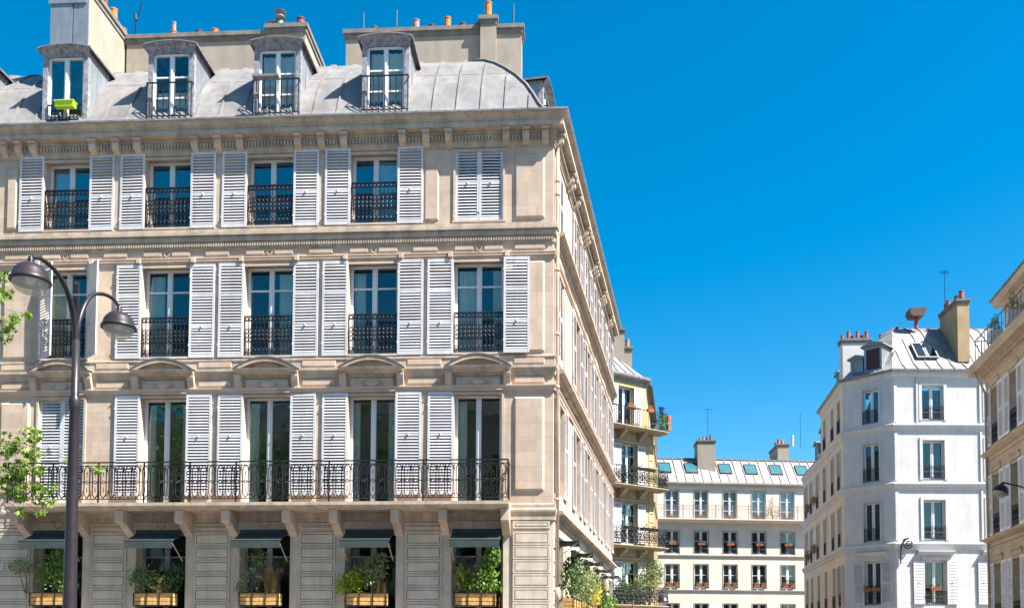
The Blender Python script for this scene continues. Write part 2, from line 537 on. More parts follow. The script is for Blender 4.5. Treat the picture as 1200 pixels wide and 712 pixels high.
def railing_mesh(w, h, style=0):
    def mk():
        b = MB(); x = w/2
        b.box(-x,x,-0.018,0.018,h-0.025,h); b.box(-x,x,-0.01,0.01,0.06,0.08); b.box(-x,x,-0.01,0.01,h-0.14,h-0.12)
        n = max(2,int(round(w/0.105)))
        for i in range(n+1):
            xx = -x+0.012+(w-0.024)*i/n
            b.box(xx-0.008,xx+0.008,-0.008,0.008,0,h-0.02)
        p = (w-0.024)/n
        for i in range(n):
            xc = -x+0.012+p*(i+0.5)
            if style == 0:
                b.ring((xc,0,h-0.08),p*0.36,0.012,8,3)
                for k in range(3): b.ring((xc,0,h*0.40+k*0.11),p*0.42,0.013,8,3)
                b.ring((xc,0,0.14),p*0.40,0.012,8,3)
            else:
                b.ring((xc,0,h*0.5),p*0.46,0.010,8,3)
                b.tube([(xc-p*.4,0,.1),(xc,0,.26),(xc+p*.4,0,.1)],0.007,3,False)
                b.tube([(xc-p*.4,0,h-.05),(xc,0,h-.3),(xc+p*.4,0,h-.05)],0.007,3,False)
        if style == 0: b.box(-x,x,-0.008,0.008,h*0.40-0.075,h*0.40-0.06); b.box(-x,x,-0.008,0.008,h*0.40+0.285,h*0.40+0.30)
        return b.mesh('window_railing','iron')
    return cached(('rail',w,h,style), mk)

def bars_mesh(w, h, pitch=0.1, m='iron', ret=0.0):
    def mk():
        b = MB(); x = w/2
        b.box(-x,x,-0.015,0.015,h-0.03,h); b.box(-x,x,-0.01,0.01,0.05,0.07)
        n = max(2,int(round(w/pitch)))
        for i in range(n+1):
            xx = -x+0.01+(w-0.02)*i/n
            b.box(xx-0.010,xx+0.010,-0.010,0.010,0,h-0.02)
        if ret:
            for sx in (-1,1):
                b.box(sx*x-0.012,sx*x+0.012,0,ret,h-0.028,h-0.002)
                b.box(sx*x-0.008,sx*x+0.008,0,ret,0.052,0.068)
        return b.mesh('railing',m)
    return cached(('bars',w,h,pitch,m,ret), mk)

def pot_mesh(kind, h, r):
    def mk():
        b = MB()
        if kind == 'cowl':
            b.lathe([(r*.7,0),(r*.7,h*.45),(r*.45,h*.45),(r*.45,h*.55),(r*1.2,h*.55),(r*.9,h*.65),(r*.4,h*.66),(r*.4,h*.85),(r*1.3,h*.85),(r*.2,h)],10)
            return b.mesh('chimney_pot','lead',True)
        b.lathe([(r,0),(r*.92,h*.1),(r*.86,h*.9),(r*.98,h*.92),(r*.98,h),(r*.75,h),(r*.7,h*.6)],10)
        return b.mesh('chimney_pot',kind,False)
    return cached(('pot',kind,h,r), mk)

def antenna_mesh(h, yagi=True, ang=0.0):
    b = MB()
    b.tube([(0,0,0),(0,0,h)],0.018,5)
    if yagi:
        L = 0.9
        b.tube([(-L/2*cos(ang),-L/2*sin(ang),h-.05),(L/2*cos(ang),L/2*sin(ang),h+.1)],0.012,4)
        for i in range(6):
            t = -0.45+0.9*i/5; q = 0.26-0.02*i
            cx, cy, cz = t*cos(ang)*.98, t*sin(ang)*.98, h+.02+.08*t/.45
            b.tube([(cx-q*sin(ang),cy+q*cos(ang),cz),(cx+q*sin(ang),cy-q*cos(ang),cz)],0.008,3)
        b.tube([(-.15,0,h*.6),(.15,0,h*.62)],0.01,3)
    return b.mesh('antenna','iron')

def leaves(n, blobs, size, seed, shape='leaf', up=0.3):
    """leaf polygons spread through ellipsoid blobs [(cx,cy,cz,rx,ry,rz,weight)]"""
    rnd = random.Random(seed); b = MB()
    ws = [q[6] for q in blobs]
    for _ in range(n):
        c = rnd.choices(blobs, ws)[0]
        while True:
            p = Vector((rnd.uniform(-1.3,1.3),rnd.uniform(-1.3,1.3),rnd.uniform(-1.3,1.3)))
            if (0.05 < p.length < 1 or (p.length < 1.35 and rnd.random() < .16)) and rnd.random() < min(1,0.25+0.75*p.length): break
        pos = Vector((c[0]+p.x*c[3], c[1]+p.y*c[4], c[2]+p.z*c[5]))
        s = size*rnd.uniform(0.55,1.25)
        nrm = Vector((rnd.gauss(0,1),rnd.gauss(0,1),rnd.gauss(up,0.8))).normalized()
        t = nrm.cross(Vector((rnd.gauss(0,1),rnd.gauss(0,1),rnd.gauss(0,.6)))).normalized(); q = nrm.cross(t)
        add_leaf(b, pos, t, q, nrm, s, shape)
    return b

STAR = []
for k in range(10):
    a = pi/2+2*pi*k/10
    rr_ = (1.0 if k % 2 == 0 else 0.5) * (1.0 if k else 1.15)
    STAR.append((cos(a)*rr_, sin(a)*rr_))
def add_leaf(b, pos, t, q, nrm, s, shape):
    if shape == 'star':
        n = len(b.v)
        b.v.append(tuple(pos))
        for i,(x,y) in enumerate(STAR): b.v.append(tuple(pos+(t*x+q*y)*s*0.5+nrm*(-0.12*s if i%2==0 else 0)))
        for i in range(10): b.f.append((n,n+1+i,n+1+(i+1)%10))
    elif shape == 'blade':
        b.quad(pos, pos+q*s*0.03, pos+t*s+q*s*0.015-nrm*s*.1, pos+t*s-nrm*s*.1)
    else:
        l = s; wd = s*0.24
        b.quad(pos-t*l*.5, pos+q*wd+nrm*.05*s, pos+t*l*.5-nrm*.08*s)
        b.quad(pos-t*l*.5, pos+t*l*.5-nrm*.08*s, pos-q*wd+nrm*.05*s)

# ------------------------------------------------------------------ ground, road, pavements
A8 = 8.034
SD = Vector((sin(radians(A8)), cos(radians(A8))))      # direction of the side street
SN = Vector((cos(radians(A8)), -sin(radians(A8))))     # outward normal of the side facade
def sheet(name, pts, z, m, thick=0.0):
    b = MB()
    if thick: b.prism(pts,'z',z-thick,z)
    else: b.quad(*[(p[0],p[1],z) for p in pts])
    return ob(name, b.mesh(name,m), kind='structure')
sheet('ground', [(-400,-400),(400,-400),(400,400),(-400,400)], -0.13, 'ground')
sheet('road', [(-120,-18.5),(120,-18.5),(120,-5.0),(-120,-5.0)], -0.12, 'asphalt')
def sp(s, o): q = SD*s+SN*o; return (q.x,q.y)
sheet('side_street', [sp(-4.4,3.2),sp(-4.8,12.4),sp(58,12.4),sp(58,3.2)], -0.116, 'asphalt')
pv = [(-60,-5.0),(2.6,-5.0)]
pav = sheet('pavement', [(-60,-4.8),sp(-4.4,3.0),sp(30,3.0),sp(30,-1.0),(0.0,0.3),(-60,0.3)], 0.0, 'paving', 0.125)
kb = MB(); kb.prism([(-60,-5.0),sp(-4.6,3.2),sp(30,3.2),sp(30,3.0),sp(-4.4,3.0),(-60,-4.8)],'z',-0.125,0.004)
ob('kerb', kb.mesh('kerb','kerb'), kind='structure')
sheet('far_pavement', [(-120,-40),(120,-40),(120,-18.5),(-120,-18.5)], 0.0, 'paving', 0.125)
for i in range(14):
    sheet('road_marking', [(-60+i*8,-11.9),(-57+i*8,-11.9),(-57+i*8,-11.75),(-60+i*8,-11.75)], -0.114, 'roadline')

# ------------------------------------------------------------------ MAIN BUILDING
XL = -19.0; SL = 15.95
main = thing('apartment_building', (0,0,0), 'long cream stone apartment building with white louvred shutters, iron balcony and curved zinc roof', 'building')
FF = Fac(main, (0,0), 0.0)
FS = Fac(main, (0,0), 90-A8)
END = sp(SL,0)
PATH = [(XL,0),(0,0),END]
BX = [-1.894-2.7*k for k in range(5)]
BL = -16.1           # bay beyond the left pilaster
ALLB = BX+[BL]

ops = []
for x in ALLB:
    ops.append((x-0.65,x+0.65,2.62,4.72))
    ops.append((x-0.60,x+0.60,5.36,8.19))
    ops.append((x-0.63,x+0.63,9.17,11.60))
    ops.append((x-0.60,x+0.60,12.56,14.46))
FF.put('wall', wall_mesh(XL,0,5.0,14.95,[o for o in ops if o[2]>5],0.30,'stone'))
FF.put('wall', wall_mesh(XL,0,0,5.0,[o for o in ops if o[2]<5],0.45,'stone_gf'))
SB = [1.25,4.6,7.25,9.9,12.5,15.0]
ops2 = []
for s in SB:
    ops2 += [(s-0.5,s+0.5,5.75,8.15),(s-0.5,s+0.5,9.3,11.55),(s-0.5,s+0.5,12.6,14.4)]
FS.put('wall', wall_mesh(0,SL,5.0,14.95,ops2,0.28,'stone'))
gs = [1.0,4.05,6.9,9.55,12.3,15.0]
FS.put('wall', wall_mesh(0,SL,0,5.0,[(g-0.85,g+0.85,2.5,4.55) for g in gs],0.4,'stone_gf'))
# shell behind: party wall, rear wall, floors and inner partition
b = MB()
b.quad((XL,0,0),(XL,16.2,0),(XL,16.2,18.6),(XL,0,18.6)); b.quad((XL,16.2,0),(END[0],END[1],0),(END[0],END[1],15.2),(END[0]-.9,END[1],16.4),(END[0]-2.4,END[1],17.9),(END[0]-3.6,END[1],18.6),(XL,16.2,18.6))
ob('party_wall', b.mesh('party_wall','render'), main)
b = MB()
for z in (0.05,2.4,5.2,8.75,12.15,15.2):
    b.prism([(XL+.05,0.46),(-0.5,0.46),(END[0]-0.6,END[1]-0.1),(XL+.05,16.1)],'z',z-0.1,z)
b.box(XL+.05,-2.6,3.6,3.7,0,15.1)
for k in range(7):
    x = -0.55-2.7*k if k else -0.62
    b.box(x-0.05,x+0.05,0.47,3.6,0.06,15.0)
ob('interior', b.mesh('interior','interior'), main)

# --- string courses, mitred round the corner
mould([(0,4.93),(.05,4.95),(.05,5.03),(.07,5.10),(.085,5.16),(.085,5.21),(.05,5.25),(.05,5.34),(0,5.37)], PATH, main, 'string_course', 'stone_ledge')
mould([(0,8.21),(.05,8.22),(.05,8.27),(.085,8.33),(.085,8.355),(0,8.37)], PATH, main, 'string_course', 'stone')
mould([(0,8.60),(.04,8.62),(.055,8.70),(.10,8.78),(.10,8.84),(.04,8.86),(.04,9.05),(.06,9.06),(.06,9.10),(0,9.13)], PATH, main, 'string_course', 'stone_ledge')
mould([(0,11.61),(.03,11.62),(.03,11.67),(.055,11.675),(.055,11.70),(.03,11.705),(.03,11.73),(.06,11.735),(.06,11.765),(0,11.785)], PATH, main, 'string_course', 'stone')
mould([(0,11.99),(.03,12.0),(.03,12.165),(.075,12.175),(.09,12.24),(.09,12.28),(.07,12.285),(.07,12.32),(.125,12.325),(.125,12.395),(.05,12.41),(.05,12.51),(0,12.53)], PATH, main, 'string_course', 'stone_ledge')
mould([(0,14.47),(.035,14.48),(.035,14.54),(.06,14.56),(.06,14.78),(.09,14.80),(.09,14.87),(.285,14.895),(.285,15.0),(.25,15.004),(.25,15.03),(.29,15.085),(.305,15.09),(.305,15.115),(.36,15.175),(.39,15.18),(.39,15.235),(-.6,15.30)], PATH, main, 'cornice', 'stone_ledge')
mould([(.30,15.215),(.405,15.215),(.405,15.262),(-.3,15.31)], PATH, main, 'gutter', 'lead')
def ledge(z0, z1, o):
    me = MB().prism([(0,z0),(-o*.35,z0+.02),(-o*.5,z0+(z1-z0)*.45),(-o,z0+(z1-z0)*.6),(-o,z1-.03),(-.11,z1),(0,z1)],'x',.32,SL).mesh('ledge','stone_ledge')
    return FS.put('ledge', me)
ledge(8.60,8.85,.24); ledge(12.14,12.41,.24); ledge(5.02,5.24,.22)
# dentils: too small to tell apart singly
b = MB()
for z0,z1,o0,o1,p in ((12.05,12.145,.03,.068,.064),(14.64,14.75,.06,.125,.085)):
    x = XL
    while x < -0.05:
        b.box(x,x+p*0.55,-o1,-o0+0.002,z0,z1); x += p
FF.put('dentils', b.mesh('dentils','stone_ledge'), kind='stuff')
b = MB()
for z0,z1,o0,o1,p in ((12.05,12.145,.03,.068,.064),(14.64,14.75,.06,.125,.085)):
    x = 0.1
    while x < SL: b.box(x,x+p*0.55,-o1,-o0+0.002,z0,z1); x += p
FS.put('dentils', b.mesh('dentils','stone_ledge'), kind='stuff')
# brackets under the cornice, in threes over the piers
bm = MB().prism([(-.215,14.80),(-.225,14.74),(-.215,14.66),(-.17,14.60),(-.12,14.585),(-.07,14.53),(-.03,14.51),(-.03,14.80)],'x',-.085,.085).box(-.10,.10,-.272,-.01,14.80,14.874).mesh('bracket','stone')
bxs = [-1.2,-0.70,-0.21]
for k in range(4):
    c = BX[k]-1.35; bxs += [c-.61,c,c+.58]
bxs += [-13.55,-13.95,-14.35,-14.9]
for x in bxs: FF.put('bracket', bm, x)
for s in SB:
    for d in (-1.0,1.0,1.35): 
        if 0.3 < s+d < SL: FS.put('bracket', bm, s+d)
FS.put('bracket', bm, 0.22)

# --- raised panels on pilasters and friezes (each a stone of its own)
def block(fac, x0, x1, z0, z1, m='stone_gf'):
    def mk():
        w_, h_ = x1-x0, z1-z0; b = MB(); a = w_/2; g = .045; k = .011
        b.box(-a,a,-.040,0,0,g); b.box(-a,a,-.040,0,h_-g,h_); b.box(-a,-a+g,-.040,0,g,h_-g); b.box(a-g,a,-.040,0,g,h_-g)
        b.panel(-a+g+k,a-g-k,g+k,h_-g-k,.046,.008)
        return b.mesh('stone_block',m)
    return fac.put('stone_block', cached(('blk',round(x1-x0,3),round(z1-z0,3),m),mk), (x0+x1)/2, 0, z0)
def stone(fac, x0, x1, z0, z1, out=.04, ch=.045, m='stone', name='wall_panel', base=0.0):
    me = cached(('pan',round(x1-x0,3),round(z1-z0,3),out,ch,m,base), lambda: MB().panel(-(x1-x0)/2,(x1-x0)/2,0,z1-z0,out,ch,base).mesh('panel',m))
    return fac.put(name, me, (x0+x1)/2, 0.0, z0)
for (x0,x1) in ((-.99,-.22),(-14.32,-13.52)):
    stone(FF,x0,x1 if x0>-5 else -14.02,12.62,14.30,.05,.05); stone(FF,x0,x1,9.2,11.52,.05,.045); stone(FF,x0,x1,5.68,8.06,.05,.05)
    stone(FF,x0,x1,8.41,8.57,.03,.02); stone(FF,x0,x1,11.83,11.955,.03,.015); stone(FF,x0,x1,8.895,9.04,.02,.015,base=.04)
for k in range(4):
    c = BX[k]-1.35
    stone(FF,c-.33,c+.30,11.83,11.955,.03,.015); stone(FF,c-.45,c+.42,8.41,8.57,.03,.02); stone(FF,c-.45,c+.42,8.895,9.04,.02,.015,base=.04)
    for z0,z1 in ((12.62,14.30),): stone(FF,c-.10,c+.10,z0,z1,.02,.02)
stone(FF,-3.30,-2.92,12.62,14.25,.04,.04)
b = MB()
b.panel(-.60,.60,11.83,11.955,.03,.015)
fr = b.mesh('frieze_panel','stone')
ringm = MB().ring((0,-.015,0),.070,.013,14,5).mesh('rosette','stone',True)
rose2 = MB().ring((0,-.015,0),.11,.014,14,5).mesh('rosette','stone',True)
for x in BX:
    stone(FF,x-.62,x-.13,11.83,11.955,.03,.015); stone(FF,x+.13,x+.62,11.83,11.955,.03,.015)
    FF.put('rosette', ringm, x, 0, 11.89)
    FF.put('rosette', rose2, x, 0, 4.90)
    # little volutes ending the window architraves
    for sg in (-1,1): FF.put('architrave_block', cached('ab',lambda: MB().panel(-.07,.07,0,.16,.095,.02).mesh('architrave_block','stone')), x+sg*.72, 0, 11.625)
# thin architraves round the openings
def surround(fac, x, z0, z1, hw, m='stone', out=.035, wd=.09, sill=True):
    def mk():
        b = MB()
        b.box(-hw-wd,-hw-.004,-out,.01,0,z1-z0); b.box(hw+.004,hw+wd,-out,.01,0,z1-z0)
        b.box(-hw-wd,hw+wd,-out,.01,z1-z0+.004,z1-z0+wd)
        return b.mesh('architrave',m)
    return fac.put('architrave', cached(('sur',hw,round(z1-z0,3),m,out,wd), mk), x, 0, z0)
for x in ALLB:
    surround(FF,x,9.17,11.52,.63,wd=.06); surround(FF,x,5.37,8.12,.60,wd=.06); surround(FF,x,12.56,14.38,.60,wd=.06)
# door-sill and window sills
sillm = MB().box(-.68,.68,-.05,.29,-.05,.0).mesh('window_sill','stone')
for x in ALLB: FF.put('window_sill', sillm, x, 0, 12.585); FF.put('window_sill', sillm, x, 0, 9.195)

# --- windows of the front
for i,x in enumerate(ALLB):
    closed = (i == 0)
    window(FF,x,12.585,1.20,1.86,.24,None,'glass_top')
    window(FF,x,9.195,1.26,2.38,.24,[1.78],'glass')
    window(FF,x,5.37,1.20,2.80,.24,None,'glass')
    window(FF,x,2.63,1.30,2.08,.40,[1.45],'glass',m='wood_grey')
    if not closed: FF.put('window_railing', railing_mesh(1.18,1.06), x, .02, 12.59)
    FF.put('window_railing', railing_mesh(1.24,1.03), x, .02, 9.20)

# --- shutters of the front
W = 0.655
for i,x in enumerate(ALLB):
    # mid floor first: these show largest
    if i == 4:
        shutter(FF,x-.66+.27,9.17,W,2.43,[.80,1.62],o=.21,rz=radians(-34)); shutter(FF,x+.60+.26,9.17,W,2.43,[.80,1.62],o=.24,rz=radians(138))
    else:
        for sg in (-1,1): shutter(FF,x+sg*(.63+W/2+.012),9.16,W,2.44,[.80,1.62],o=.085 if (i==0 and sg>0) else .04,single=True)
for i,x in enumerate(ALLB):
    if i == 4:
        for sg in (-1,1): shutter(FF,x+sg*.30,5.45,.598,2.72,[1.45],o=-.06)
    elif i != 5:
        shutter(FF,x-(.60+W/2+.012),5.60,W,2.60,[1.52])
        if i: shutter(FF,x+(.60+W/2+.012),5.60,W,2.60,[1.52])
    if i == 0:
        for sg in (-1,1): shutter(FF,x+sg*.30,12.59,.598,1.86,[0.98],o=-.02)
    else:
        for sg in (-1,1): shutter(FF,x+sg*(.60+W/2+.012),12.55,W,2.0,[.88])

# --- hoods over the low-floor windows
def hood():
    b = MB(); n = 14; hw = .84
    def arc(h, drop=0.0): return [(-hw+2*hw*i/n, drop+h*(1-(abs(-1+2*i/n))**2.0)) for i in range(n+1)]
    o, inn = arc(.31,.0), [(x*.74, z) for x,z in arc(.17,0.021)]
    for i in range(n):
        (x0,z0),(x1,z1) = o[i],o[i+1]; (a0,c0),(a1,c1) = inn[i],inn[i+1]
        b.quad((x0,-.24,z0),(a0,-.24,c0),(a1,-.24,c1),(x1,-.24,z1)); b.quad((x0,-.24,z0),(x1,-.24,z1),(x1,0,z1+.02),(x0,0,z0+.02))
        b.quad((a0,-.24,c0),(a0,-.10,c0),(a1,-.10,c1),(a1,-.24,c1))
        b.quad((a0,-.10,c0),(a0,-.10,0.02),(a1,-.10,0.02),(a1,-.10,c1))
    b.prism([(0,-.13),(-.13,-.13),(-.16,-.08),(-.21,-.06),(-.235,-.02),(-.245,.02),(0,.02)],'x',-hw*.97,hw*.97)
    return b
hb = hood().mesh('pediment','stone_ledge')
lead = MB()
n = 14
for i in range(n):
    f = lambda t: (-.845+1.69*t, .003+.31*(1-(2*t-1)**2)+.004)
    (x0,z0),(x1,z1) = f(i/n),f((i+1)/n)
    lead.quad((x0,-.26,z0),(x1,-.26,z1),(x1,.0,z1+.02),(x0,.0,z0+.02)); lead.quad((x0,-.26,z0-.02),(x1,-.26,z1-.02),(x1,-.26,z1),(x0,-.26,z0))
lead = lead.mesh('pediment_flashing','lead')
ancon = MB().prism([(0,0),(-.07,.0),(-.09,.05),(-.09,.10),(-.11,.18),(-.15,.26),(-.17,.34),(-.17,.40),(0,.40)],'x',-.085,.085).mesh('console','stone')
fz = MB(); fz.panel(-.58,.58,0,.30,.05,.03); fz.box(-.60,.60,-.07,0,-.06,-.02)
fz = fz.mesh('frieze_panel','stone')
dia = MB()
for q in ((-.26,0),(0,0),(.26,0)):
    s = .20 if q[0]==0 else .11
    pts = [(q[0]-s,0.10),(q[0],0.10+s*.55),(q[0]+s,.10),(q[0],.10-s*.55)]
    if q[0]==0: dia.prism(pts,'y',-.075,-.045)
    else:
        sg = 1 if q[0]<0 else -1
        dia.tube([(q[0]+sg*s,-.06,.10+s*.55),(q[0]-sg*s*.2,-.06,.10),(q[0]+sg*s,-.06,.10-s*.55)],.014,4)
dia = dia.mesh('diamond','stone')
for x in BX:
    h = FF.put('pediment', hb, x, 0, 8.80); ob('pediment_flashing', lead, h)
    f = FF.put('frieze_panel', fz, x, 0.0, 8.29); ob('diamond', dia, f, (0,0,.05))
    for sg in (-1,1): FF.put('console', ancon, x+sg*.735, 0.0, 8.28)

# --- balcony
bal = FF.put('balcony_slab', None, 0,0,0)
BA, BB = -13.62, -1.06
p = [(0,5.14),(-.66,5.14),(-.70,5.17),(-.76,5.18),(-.80,5.22),(-.84,5.23),(-.84,5.31),(0,5.345)]
ob('slab', MB().prism(p,'x',BA,BB).mesh('slab','stone_ledge'), bal)
cons = MB().prism([(0,5.137),(-.68,5.137),(-.68,4.86),(-.60,4.82),(-.50,4.84),(-.40,4.80),(-.26,4.70),(-.12,4.64),(0,4.56)],'x',-.10,.10).mesh('balcony_console','stone')
for x in BX:
    for sg in (-1,1): FF.put('balcony_console', cons, x+sg*.76-.03)
def motif():
    b = MB(); r = .0145; hw = .105
    for sx in (-1,1):
        b.tube([(sx*.07,0,.17),(sx*.07,0,.74)],r,4,False)
        b.tube([(sx*.07,0,.74),(sx*.062,0,.78),(sx*.04,0,.82),(0,0,.845)],r,4,False)
        b.tube([(sx*.07,0,.17),(sx*.060,0,.12),(sx*.03,0,.085),(0,0,.05)],r,4,False)
        b.tube([(sx*.07,0,.45),(sx*.105,0,.45)],r*.9,4,False)
    b.ring((0,0,.45),.036,.012,8,4)
    b.tube([(-.07,0,.45),(-.035,0,.45)],r,4,False); b.tube([(.035,0,.45),(.07,0,.45)],r,4,False)
    b.tube([(0,0,.20),(0,0,.34)],[.014,.004],4,False); b.tube([(0,0,.70),(0,0,.56)],[.014,.004],4,False)
    b.tube([(.105,0,.05),(.105,0,.26)],[.012,.005],4,False); b.tube([(.105,0,.86),(.105,0,.62)],[.010,.005],4,False)
    b.tube([(.105,0,.82),(.07,0,.80)],r,4,False); b.tube([(.105,0,.70),(.085,0,.76),(.07,0,.79)],r*.8,4,False); b.tube([(.105,0,.1),(.075,0,.13)],r,4,False)
    return b
mo = motif().mesh('railing_motif','iron')
rail = FF.put('balcony_railing', None, 0, .78, 5.36)
rb = MB()
rb.box(BA+.02,BB-.02,-.022,.022,.945,.975); rb.box(BA+.02,BB-.02,-.012,.012,.865,.885); rb.box(BA+.02,BB-.02,-.012,.012,.035,.055)
for xx in (BA+.03,BB-.03):
    rb.box(xx-.02,xx+.02,-.018,.76,.947,.973); rb.box(xx-.01,xx+.01,0,.76,.867,.883); rb.box(xx-.01,xx+.01,0,.76,.037,.053)
k = 0
while BA+.03+k*1.16 < BB+.1:
    xx = min(BA+.03+k*1.16,BB-.03); rb.box(xx-.016,xx+.016,-.016,.016,-.05,.95); k += 1
ob('rail_frame', rb.mesh('rail_frame','iron'), rail)
nm = int((BB-BA-.08)/.21)
for i in range(nm):
    ob('railing_motif', mo, rail, (BA+.05+(BB-BA-.1)*(i+.5)/nm,0,0.02))
for xx in (BA+.03,BB-.03):
    for j in range(3): ob('railing_motif', mo, rail, (xx,.12+j*.24,0.02), rz=pi/2)

# --- rusticated ground floor: every block a stone of its own
for k in range(5):
    c = BX[k]-1.35
    if k == 4: continue
    for r in range(10):
        z1 = 4.66-r*.352
        if z1 < 1: break
        block(FF,c-.46,c+.46,z1-.335,z1)
for (x0,x1) in ((-1.0,-.08),(-14.45,-13.42)):
    for r in range(10):
        z1 = 4.66-r*.352
        block(FF,x0,x1,z1-.335,z1)
    block(FF,x0,x1,4.74,4.93)
for k in range(4):
    c = BX[k]-1.35; block(FF,c-.46,c+.46,4.74,4.885)
for g in [2.5,5.45,8.2,10.9,13.65]:
    for r in range(10):
        z1 = 4.45-r*.352
        block(FS,g-.45,g+.45,z1-.335,z1)
for r in range(11):
    z1 = 4.93-r*.352
    stone(FS,.03,.14,z1-.325,z1,.03,.02,'stone_gf','stone_block')

# --- awnings over the ground-floor windows
def awning(fac, u, zt, w, out, drop):
    a = fac.put('awning', None, u, 0, zt)
    def cloth():
        b = MB(); n = 8; pts = []
        for i in range(n+1):
            t = i/n; pts.append((-.06-(out-.06)*t, -drop*t-.05*sin(pi*t)*0.6))
        for (y0,z0),(y1,z1) in zip(pts,pts[1:]):
            x0 = w/2
            b.quad((-x0,y0,z0),(-x0,y1,z1),(x0,y1,z1),(x0,y0,z0)); b.quad((-x0,y0,z0-.012),(x0,y0,z0-.012),(x0,y1,z1-.012),(-x0,y1,z1-.012))
            for sx in (-x0,x0): b.quad((sx,y0,z0),(sx,y0,z0-.012),(sx,y1,z1-.012),(sx,y1,z1))
        return b.mesh('awning_cloth','awning')
    ob('awning_cloth', cached(('aw',w,out,drop),cloth), a)
    ob('valance', cached(('val',w),lambda: MB().box(-w/2,w/2,-.008,.004,-.19,-.02).mesh('valance','awning')), a, (0,-out-.012,-drop-.016))
    ob('front_bar', cached(('fb',w),lambda: MB().tube([(-w/2-.02,0,0),(w/2+.02,0,0)],.022,6).mesh('front_bar','awning')), a, (0,-out,-drop-.012))
    for sx in (-1,1):
        ob('awning_arm', cached(('aa',out),lambda: MB().tube([(0,-.02,-.42),(0,-out,0)],.014,5).mesh('awning_arm','alu')), a, (sx*(w/2-.03),0,-drop-.04))
    ob('cassette', cached(('cas',w),lambda: MB().box(-w/2,w/2,-.12,.02,-.04,.06).mesh('cassette','awning')), a)
    return a
for x in BX: awning(FF,x,4.66,1.22,.72,.26)
for g in gs[:5]: awning(FS,g,4.50,1.3,.60,.02)

# --- side facade: windows, shutters
for i,s in enumerate(SB):
    for z,h,rl in ((5.77,2.38,[1.35]),(9.32,2.22,[1.2]),(12.62,1.78,[.95])):
        window(FS,s,z,1.0,h,.22,None,'glass')
        if i == 0 and z > 9:
            for sg in (-1,1): shutter(FS,s+sg*.25,z,.498,h,rl,o=-.02)
        else:
            for sg in (-1,1): shutter(FS,s+sg*(.5+.29+.012),z-.03,.58,h+.04,rl,o=.04)
    surround(FS,s,9.32,11.5,.5,wd=.06); surround(FS,s,5.77,8.1,.5,wd=.06)
for g in gs: window(FS,g,2.52,1.7,2.0,.35,None,'glass',m='wood_grey')
for s in SB:
    stone(FS,s+.9 if s<15 else s+.62,s+1.25 if s<15 else s+.9,8.41,8.57,.03,.02); stone(FS,s-.5,s+.5,11.83,11.955,.03,.015); stone(FS,s-.5,s+.5,8.41,8.57,.03,.02)
# rain pipe down the corner
b = MB()
b.tube([(0,0,.3),(0,0,14.35),(.04,0,14.6),(.04,-.12,14.85)],.05,10)
for z in (13.25,13.6,11.3,9.65,8.3,5.45,3.0): b.lathe([(.05,0),(.066,.01),(.066,.06),(.05,.07)],10,(0,0,z),False)
b.lathe([(.05,0),(.085,.03),(.09,.25),(.06,.33)],10,(0,0,2.95),False)
pp = FS.put('rain_pipe', b.mesh('rain_pipe','stone',True), .16, .08, 0)

# --- curved zinc roof
PROF = [(-.02,15.28),(-.30,15.62),(-.42,15.80),(-.62,16.20),(-.84,16.60),(-1.18,17.08),(-1.56,17.53),(-1.90,17.89),(-2.26,18.21),(-2.60,18.43),(-3.0,18.58),(-3.6,18.68)]
BASE = [(o-.03,z-.02) for o,z in PROF]
roof = mould(BASE, PATH, main, 'roof', 'zinc', close=False)
def hipx(i): return (-i+i*sin(radians(A8)))/cos(radians(A8))
ins = offset_pts([(XL,0),(0,0),END],-3.55)
b = MB(); b.quad((XL,3.5,18.68),(ins[1].x,ins[1].y,18.68),(ins[2].x,ins[2].y,18.68),(XL,ins[2].y,18.68))
ob('roof_terrace', b.mesh('roof_terrace','zinc'), roof)
def strip(ua, ub, lim, flip=False):
    b = MB(); rows = []
    for o,z in PROF:
        l = lim(-o)
        a_, b_ = (min(ua,l),min(ub,l))
        if b_-a_ < 0.004 and rows: rows.append((a_,b_,-o,z)); break
        rows.append((a_,b_,-o,z))
    for a_,b_,y,z in rows:
        b.v += [(a_,y,z),(b_,y,z)]
    for i in range(len(rows)-1): b.f.append((2*i,2*i+1,2*i+3,2*i+2))
    # folded lower edge and side turn-ups
    return b
def rib(u, lim):
    pts = []
    for o,z in PROF:
        if u > lim(-o): break
        pts.append((u,-o,z+.015))
    return MB().tube(pts,.036,4) if len(pts) > 1 else None
p0 = 0.63
k = 0
while True:
    ub = -k*p0-.01; ua = ub-p0
    if ua < XL: break
    s_ = strip(ua+.012,ub-.012,hipx)
    for i,v in enumerate(s_.v):       # each sheet a little out of true
        s_.v[i] = (v[0],v[1]+random.uniform(-.004,.004),v[2]+random.uniform(-.004,.004))
    ob('roof_sheet', s_.mesh('roof_sheet','zinc'), roof)
    rbm = rib(ua,hipx)
    if rbm: ob('roof_seam', rbm.mesh('roof_seam','zinc'), roof)
    k += 1
# hip capping
pts = []
for o,z in PROF: q = offset_pts(PATH,o)[1]; pts.append((q.x,q.y,z+.03))
ob('hip_cap', MB().tube(pts[1:],.04,6).mesh('hip_cap','zinc'), roof)
b = MB(); b.tube([(XL,1.32,17.24),(hipx(1.32),1.32,17.24)],.012,4)
ob('roof_seam', b.mesh('roof_seam','zinc'), roof)
